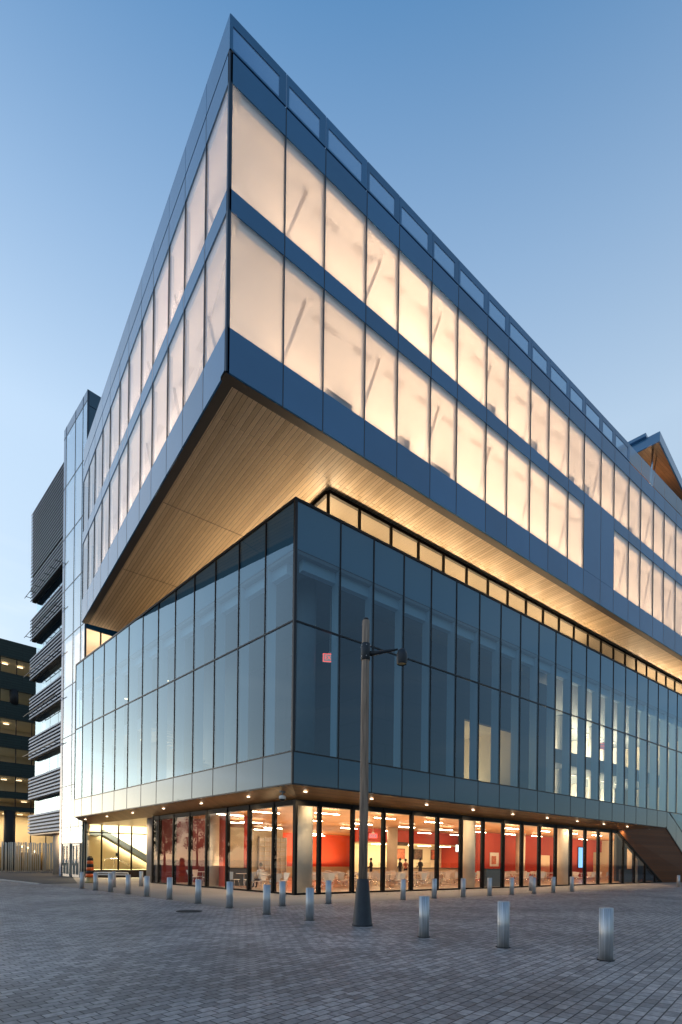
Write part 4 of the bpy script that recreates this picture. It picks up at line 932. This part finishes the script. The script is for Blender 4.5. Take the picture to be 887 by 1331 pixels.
# fallen leaves by the walk
random.seed(21)
mb = MB()
for i in range(220):
    x = random.uniform(2, 30); y = random.uniform(-1.2, .7) if random.random() < .8 else random.uniform(-6, .5); s = .02 + random.random() * .03; a = random.random() * 6
    mb.add([(x + s * math.cos(a + k * 1.57), y + s * math.sin(a + k * 1.57), .010 + random.random() * .012) for k in range(4)], [(0, 1, 2, 3)])
for i in range(60):
    x = random.uniform(-9, 1); y = random.uniform(-14, -3.6); s = .012 + random.random() * .018; a = random.random() * 6
    mb.add([(x + s * math.cos(a + k * 1.57), y + s * math.sin(a + k * 1.57), .006 + random.random() * .01) for k in range(4)], [(0, 1, 2, 3)])
o = obj('fallen_leaves', mb, basic('dry_leaf', (.14, .06, .025), .8, noise=.4, nscale=4), recalc=False); o['kind'] = 'stuff'; o['label'] = 'small dry leaves scattered on the walk before the glass'; o['category'] = 'leaves'

# ------------------------------------------------------------------ people
def person(x, y, z, rz, lab, top, sit=False, H=1.72):
    t = thing('person', lab, 'person', (x, y, z), None, rz)
    k = H / 1.72
    J = {'pelvis': (0, 0, .93), 'chest': (0, 0, 1.28), 'neck': (0, .01, 1.46), 'head0': (0, .02, 1.55), 'head1': (0, .03, 1.66)}
    rad = {'pelvis': .14, 'chest': .155, 'neck': .055, 'head0': .075, 'head1': .085}
    E_ = [('pelvis', 'chest'), ('chest', 'neck'), ('neck', 'head0'), ('head0', 'head1')]
    for s, nm in ((-1, 'l'), (1, 'r')):
        J['hip' + nm] = (s * .095, 0, .88); rad['hip' + nm] = .09
        if sit: J['knee' + nm] = (s * .11, .42, .90); J['ank' + nm] = (s * .11, .45, .52); J['toe' + nm] = (s * .12, .58, .48)
        else: J['knee' + nm] = (s * .1, .03, .5); J['ank' + nm] = (s * .1, -.02, .09); J['toe' + nm] = (s * .12, .13, .04)
        J['sho' + nm] = (s * .185, 0, 1.40); J['elb' + nm] = (s * .25, -.03, 1.12); J['wri' + nm] = (s * .2, .2, 1.02); J['han' + nm] = (s * .17, .29, 1.04)
        rad['knee' + nm] = .058; rad['ank' + nm] = .042; rad['toe' + nm] = .035; rad['sho' + nm] = .062; rad['elb' + nm] = .045; rad['wri' + nm] = .03; rad['han' + nm] = .035
        E_ += [('pelvis', 'hip' + nm), ('hip' + nm, 'knee' + nm), ('knee' + nm, 'ank' + nm), ('ank' + nm, 'toe' + nm), ('chest', 'sho' + nm), ('sho' + nm, 'elb' + nm), ('elb' + nm, 'wri' + nm), ('wri' + nm, 'han' + nm)]
        for f in range(4):
            fn = 'fin%s%d' % (nm, f); J[fn] = (s * (.135 + f * .022), .36 + (.008 if f in (1, 2) else 0), 1.03); rad[fn] = .009; E_.append(('han' + nm, fn))
        J['thu' + nm] = (s * .11, .30, 1.07); rad['thu' + nm] = .010; E_.append(('han' + nm, 'thu' + nm))
    names = list(J); dz = -.45 if sit else 0
    me = bpy.data.meshes.new('body'); me.from_pydata([(J[n][0] * k, J[n][1] * k, (J[n][2] + dz) * k) for n in names], [(names.index(a), names.index(b)) for a, b in E_], [])
    o = bpy.data.objects.new('body', me); COL.objects.link(o)
    m = o.modifiers.new('skin', 'SKIN'); sv = me.skin_vertices[0].data
    for i, n_ in enumerate(names): sv[i].radius = (rad[n_] * k, rad[n_] * k * (.8 if n_ in ('pelvis', 'chest') else 1)); sv[i].use_root = (n_ == 'pelvis')
    o.modifiers.new('sub', 'SUBSURF').levels = 1; o.modifiers['sub'].render_levels = 1
    dg = bpy.context.evaluated_depsgraph_get(); me2 = bpy.data.meshes.new_from_object(o.evaluated_get(dg)); bpy.data.objects.remove(o)
    me2.materials.clear()
    for mm in (M['skin'], top, M['cloth2'], M['black']): me2.materials.append(mm)
    for p in me2.polygons:
        c = p.center / k; zz = c.z - dz; p.use_smooth = True
        p.material_index = 0 if (zz > 1.47 or (c.y > .17 and .9 < zz < 1.2 and not (sit and zz < .97))) else (1 if zz > .95 else (3 if zz < .1 or (sit and c.y > .4 and zz < .55) else 2))
    b = bpy.data.objects.new('body', me2); COL.objects.link(b); b.parent = t
    mb = MB(); off = Vector((x, y, z)); zc = (1.655 + dz) * k
    mb.sphere((x, y - .0 * k, z + zc + .02), .108 * k, .86, 1.0, 1.05, 12); hr = obj('hair', mb, M['hair'], t)
    # face features
    mb = MB()
    for s in (-1, 1): mb.sphere((x + s * .032 * k, y + .118 * k, z + zc - .02), .011 * k, seg=6); mb.sphere((x + s * .09 * k, y + .03 * k, z + zc - .02), .022 * k, .5, .8, 1.2, seg=6)
    mb.sphere((x, y + .128 * k, z + zc - .05), .014 * k, seg=6); obj('face', mb, M['skin'], t)
person(17.9, 12.4, .02, .2, 'person in a dark coat standing left of centre at the servery counter', M['cloth1'])
person(19.0, 12.9, .02, -.3, 'person in a reddish top standing beside the person in a dark coat', M['poster2'], H=1.68)
person(20.2, 12.4, .02, 0, 'person in black with a bag standing alone before the posters', M['cloth1'], H=1.78)
person(15.0, 12.6, .02, .5, 'person in a dark coat half hidden by a post at the counter left end', M['cloth1'], H=1.7)
person(1.95, 6.15, .02, .2, 'person in a white shirt sitting at a table behind the left glass wall', M['cloth3'], sit=True)

# ------------------------------------------------------------------ trees (seen mirrored in the glass)
def tree_mesh(seed, h, r):
    random.seed(seed); tr = MB(); tr.tube([(0, 0, 0), (.05, .02, h * .3), (-.05, .04, h * .6), (0, 0, h * .92)], [.13, .1, .06, .02], 8)
    tips = []
    for i in range(22):
        z = h * (.28 + .62 * i / 22); a = i * 2.4; L = r * (1 - abs(i / 22 - .35) * .9) * random.uniform(.7, 1.1)
        e = (L * math.cos(a), L * math.sin(a), z + L * .5); tr.tube([(0, 0, z), (e[0] * .5, e[1] * .5, z + L * .18), e], [.035, .02, .008], 5); tips.append(((0, 0, z), e))
    lf = MB()
    for (b0, e) in tips:
        for q in range(260):
            t_ = random.uniform(.35, 1.1); p = [b0[i] + (e[i] - b0[i]) * t_ + random.gauss(0, .20) for i in range(3)]; s = random.uniform(.05, .1)
            u = Vector((random.gauss(0, 1), random.gauss(0, 1), random.gauss(0, 1))).normalized(); w = u.orthogonal().normalized()
            P = Vector(p); lf.add([P - u * s, P + w * s * .6, P + u * s, P - w * s * .6], [(0, 1, 2, 3)])
    return tr, lf
protos = []
for sd, h, r_ in ((1, 7.6, 1.9), (2, 8.6, 2.1), (3, 6.6, 1.7)):
    a, b = tree_mesh(sd, h, r_); t = thing('plaza_tree', '', 'tree', (0, 0, 0), 'young trees across the plaza')
    obj('trunk', a, M['bark'], t); obj('crown', b, M['leaf'], t, recalc=False); protos.append(t)
spots = [(-18.1, 38.6, 0), (-20.4, 35.6, 1), (-22.3, 33.1, 2), (-24.1, 30.8, 1), (-25.6, 28.6, 0), (-24.5, 56, 1), (-27.5, 52.9, 0), (-31.9, 47.2, 1), (21, -22, 0), (33, -25, 1), (13, -24, 2)]
cnt = [0, 0, 0]
for i, (x, y, k) in enumerate(spots):
    lab = 'leafy young tree across the plaza, %s seen mirrored in the glass from the left' % ORD[i]
    if cnt[k] == 0: protos[k].location = (x, y, 0); protos[k]['label'] = lab
    else: copy_tree(protos[k], (x, y, 0), i * 1.3, lab)
    cnt[k] += 1

# ------------------------------------------------------------------ world, sun, camera
SUN_AZ = 116.0    # degrees counter-clockwise from +X
SUN_EL = 8.0
w = bpy.data.worlds.new('World'); sc.world = w; w.use_nodes = True; nt = w.node_tree; nt.nodes.clear()
out = nt.nodes.new('ShaderNodeOutputWorld'); bg = nt.nodes.new('ShaderNodeBackground'); sky = nt.nodes.new('ShaderNodeTexSky')
sky.sky_type = 'NISHITA'; sky.sun_disc = False; sky.sun_elevation = R(SUN_EL); sky.sun_rotation = R(90 - SUN_AZ); sky.altitude = 50; sky.air_density = 1.0; sky.dust_density = .6; sky.ozone_density = 2.0
# thin cloud veils near the horizon
tc = nt.nodes.new('ShaderNodeTexCoord'); sp = nt.nodes.new('ShaderNodeSeparateXYZ'); nt.links.new(tc.outputs['Generated'], sp.inputs[0])
mp = nt.nodes.new('ShaderNodeMapping'); mp.inputs['Scale'].default_value = (1.2, 1.2, 7); nt.links.new(tc.outputs['Generated'], mp.inputs[0])
nz = nt.nodes.new('ShaderNodeTexNoise'); nz.inputs['Scale'].default_value = 2.2; nz.inputs['Detail'].default_value = 7; nz.inputs['Distortion'].default_value = .6; nt.links.new(mp.outputs[0], nz.inputs['Vector'])
r1 = nt.nodes.new('ShaderNodeMapRange'); r1.inputs['From Min'].default_value = .5; r1.inputs['From Max'].default_value = .75; nt.links.new(nz.outputs['Fac'], r1.inputs['Value'])
r2 = nt.nodes.new('ShaderNodeMapRange'); r2.inputs['From Min'].default_value = .60; r2.inputs['From Max'].default_value = .05; r2.inputs['To Max'].default_value = .8; nt.links.new(sp.outputs['Z'], r2.inputs['Value'])
mu = nt.nodes.new('ShaderNodeMath'); mu.operation = 'MULTIPLY'; nt.links.new(r1.outputs[0], mu.inputs[0]); nt.links.new(r2.outputs[0], mu.inputs[1])
def lk(a, b): nt.links.new(a, b)
# sky brightening towards the horizon (evening haze), on top of the Nishita sky
cr = nt.nodes.new('ShaderNodeValToRGB'); lk(sp.outputs['Z'], cr.inputs[0]); e = cr.color_ramp.elements
e[0].position = 0; e[0].color = (.46, .45, .50, 1); e[1].position = 1; e[1].color = (.05, .16, .40, 1)
for p_, c_ in ((.12, (.44, .49, .56)), (.38, (.47, .58, .68)), (.60, (.465, .60, .75)), (.74, (.265, .41, .61)), (.86, (.085, .225, .445))):
    q_ = e.new(p_); q_.color = (*c_, 1)
dt = nt.nodes.new('ShaderNodeVectorMath'); dt.operation = 'DOT_PRODUCT'; lk(tc.outputs['Generated'], dt.inputs[0])
dt.inputs[1].default_value = (math.cos(R(SUN_AZ)), math.sin(R(SUN_AZ)), .05)
cl_ = nt.nodes.new('ShaderNodeMath'); cl_.operation = 'MAXIMUM'; cl_.inputs[1].default_value = 0; lk(dt.outputs['Value'], cl_.inputs[0])
pw_ = nt.nodes.new('ShaderNodeMath'); pw_.operation = 'POWER'; pw_.inputs[1].default_value = 16; lk(cl_.outputs[0], pw_.inputs[0])
gw = nt.nodes.new('ShaderNodeVectorMath'); gw.operation = 'SCALE'; gw.inputs[0].default_value = (.80, .70, .60); lk(pw_.outputs[0], gw.inputs['Scale'])
azA = nt.nodes.new('ShaderNodeMapRange'); azA.inputs['From Min'].default_value = -.95; azA.inputs['From Max'].default_value = -.15; azA.inputs['To Min'].default_value = .34; azA.inputs['To Max'].default_value = .94; lk(dt.outputs['Value'], azA.inputs['Value'])
azB = nt.nodes.new('ShaderNodeMapRange'); azB.inputs['From Min'].default_value = -.15; azB.inputs['To Max'].default_value = .16; lk(dt.outputs['Value'], azB.inputs['Value'])
az = nt.nodes.new('ShaderNodeMath'); az.operation = 'ADD'; lk(azA.outputs[0], az.inputs[0]); lk(azB.outputs[0], az.inputs[1])
gs = nt.nodes.new('ShaderNodeVectorMath'); gs.operation = 'SCALE'; lk(cr.outputs[0], gs.inputs[0]); lk(az.outputs[0], gs.inputs['Scale'])
ns = nt.nodes.new('ShaderNodeVectorMath'); ns.operation = 'SCALE'; ns.inputs['Scale'].default_value = .075; lk(sky.outputs[0], ns.inputs[0])
a1 = nt.nodes.new('ShaderNodeVectorMath'); a1.operation = 'ADD'; lk(gs.outputs[0], a1.inputs[0]); lk(ns.outputs[0], a1.inputs[1])
a2 = nt.nodes.new('ShaderNodeVectorMath'); a2.operation = 'ADD'; lk(a1.outputs[0], a2.inputs[0]); lk(gw.outputs[0], a2.inputs[1])
p2 = nt.nodes.new('ShaderNodeMath'); p2.operation = 'POWER'; p2.inputs[1].default_value = 16; lk(cl_.outputs[0], p2.inputs[0])
el = nt.nodes.new('ShaderNodeMapRange'); el.interpolation_type = 'SMOOTHSTEP'; el.inputs['From Min'].default_value = .26; el.inputs['From Max'].default_value = .03; lk(sp.outputs['Z'], el.inputs['Value'])
p3 = nt.nodes.new('ShaderNodeMath'); p3.operation = 'MULTIPLY'; lk(p2.outputs[0], p3.inputs[0]); lk(el.outputs[0], p3.inputs[1])
g2 = nt.nodes.new('ShaderNodeVectorMath'); g2.operation = 'SCALE'; g2.inputs[0].default_value = (1.5, 1.25, .92); lk(p3.outputs[0], g2.inputs['Scale'])
a3 = nt.nodes.new('ShaderNodeVectorMath'); a3.operation = 'ADD'; lk(a2.outputs[0], a3.inputs[0]); lk(g2.outputs[0], a3.inputs[1]); a2 = a3
hsv = nt.nodes.new('ShaderNodeHueSaturation'); hsv.inputs['Saturation'].default_value = .4; hsv.inputs['Value'].default_value = 1.12; lk(a2.outputs[0], hsv.inputs['Color'])
mx = nt.nodes.new('ShaderNodeMix'); mx.data_type = 'RGBA'; lk(mu.outputs[0], mx.inputs[0]); lk(a2.outputs[0], mx.inputs[6]); lk(hsv.outputs[0], mx.inputs[7])
lk(mx.outputs[2], bg.inputs[0]); bg.inputs[1].default_value = 1.0; lk(bg.outputs[0], out.inputs[0])
s = bpy.data.lights.new('sun', 'SUN'); s.energy = .12; s.angle = R(100); s.color = (1, .72, .5)
so = bpy.data.objects.new('sun', s); COL.objects.link(so)
dv = -Vector((math.cos(R(SUN_AZ)) * math.cos(R(SUN_EL)), math.sin(R(SUN_AZ)) * math.cos(R(SUN_EL)), math.sin(R(SUN_EL)))); so.rotation_euler = dv.to_track_quat('-Z', 'Y').to_euler()

cam = bpy.data.cameras.new('camera'); co = bpy.data.objects.new('camera', cam); COL.objects.link(co); sc.camera = co
a = R(37.2119); ro = R(.69154)
cam.sensor_fit = 'VERTICAL'; cam.sensor_height = 36; cam.lens = 674.2139 / 1331 * 36
cam.shift_y = (1120.018 - 665.5) / 1331; cam.shift_x = 0
cam.clip_end = 6000; cam.clip_start = .1
fwd = Vector((math.sin(a), math.cos(a), 0)); rt = Vector((math.cos(a), -math.sin(a), 0)); upv = Vector((0, 0, 1))
rt2 = rt * math.cos(ro) + upv * math.sin(ro); up2 = upv * math.cos(ro) - rt * math.sin(ro)
co.matrix_world = Matrix((( rt2.x, up2.x, -fwd.x, -11.04940), (rt2.y, up2.y, -fwd.y, -17.87047), (rt2.z, up2.z, -fwd.z, 1.45), (0, 0, 0, 1)))
sc.render.engine = 'CYCLES'; sc.cycles.use_denoising = True; sc.cycles.max_bounces = 9; sc.cycles.diffuse_bounces = 4; sc.cycles.glossy_bounces = 4; sc.cycles.transparent_max_bounces = 16; sc.cycles.transmission_bounces = 6
sc.cycles.caustics_reflective = False; sc.cycles.caustics_refractive = False; sc.cycles.sample_clamp_indirect = 6
vs = sc.view_settings; vs.view_transform = 'Standard'; vs.look = 'None'; vs.exposure = 0; vs.gamma = 1; vs.use_curve_mapping = False
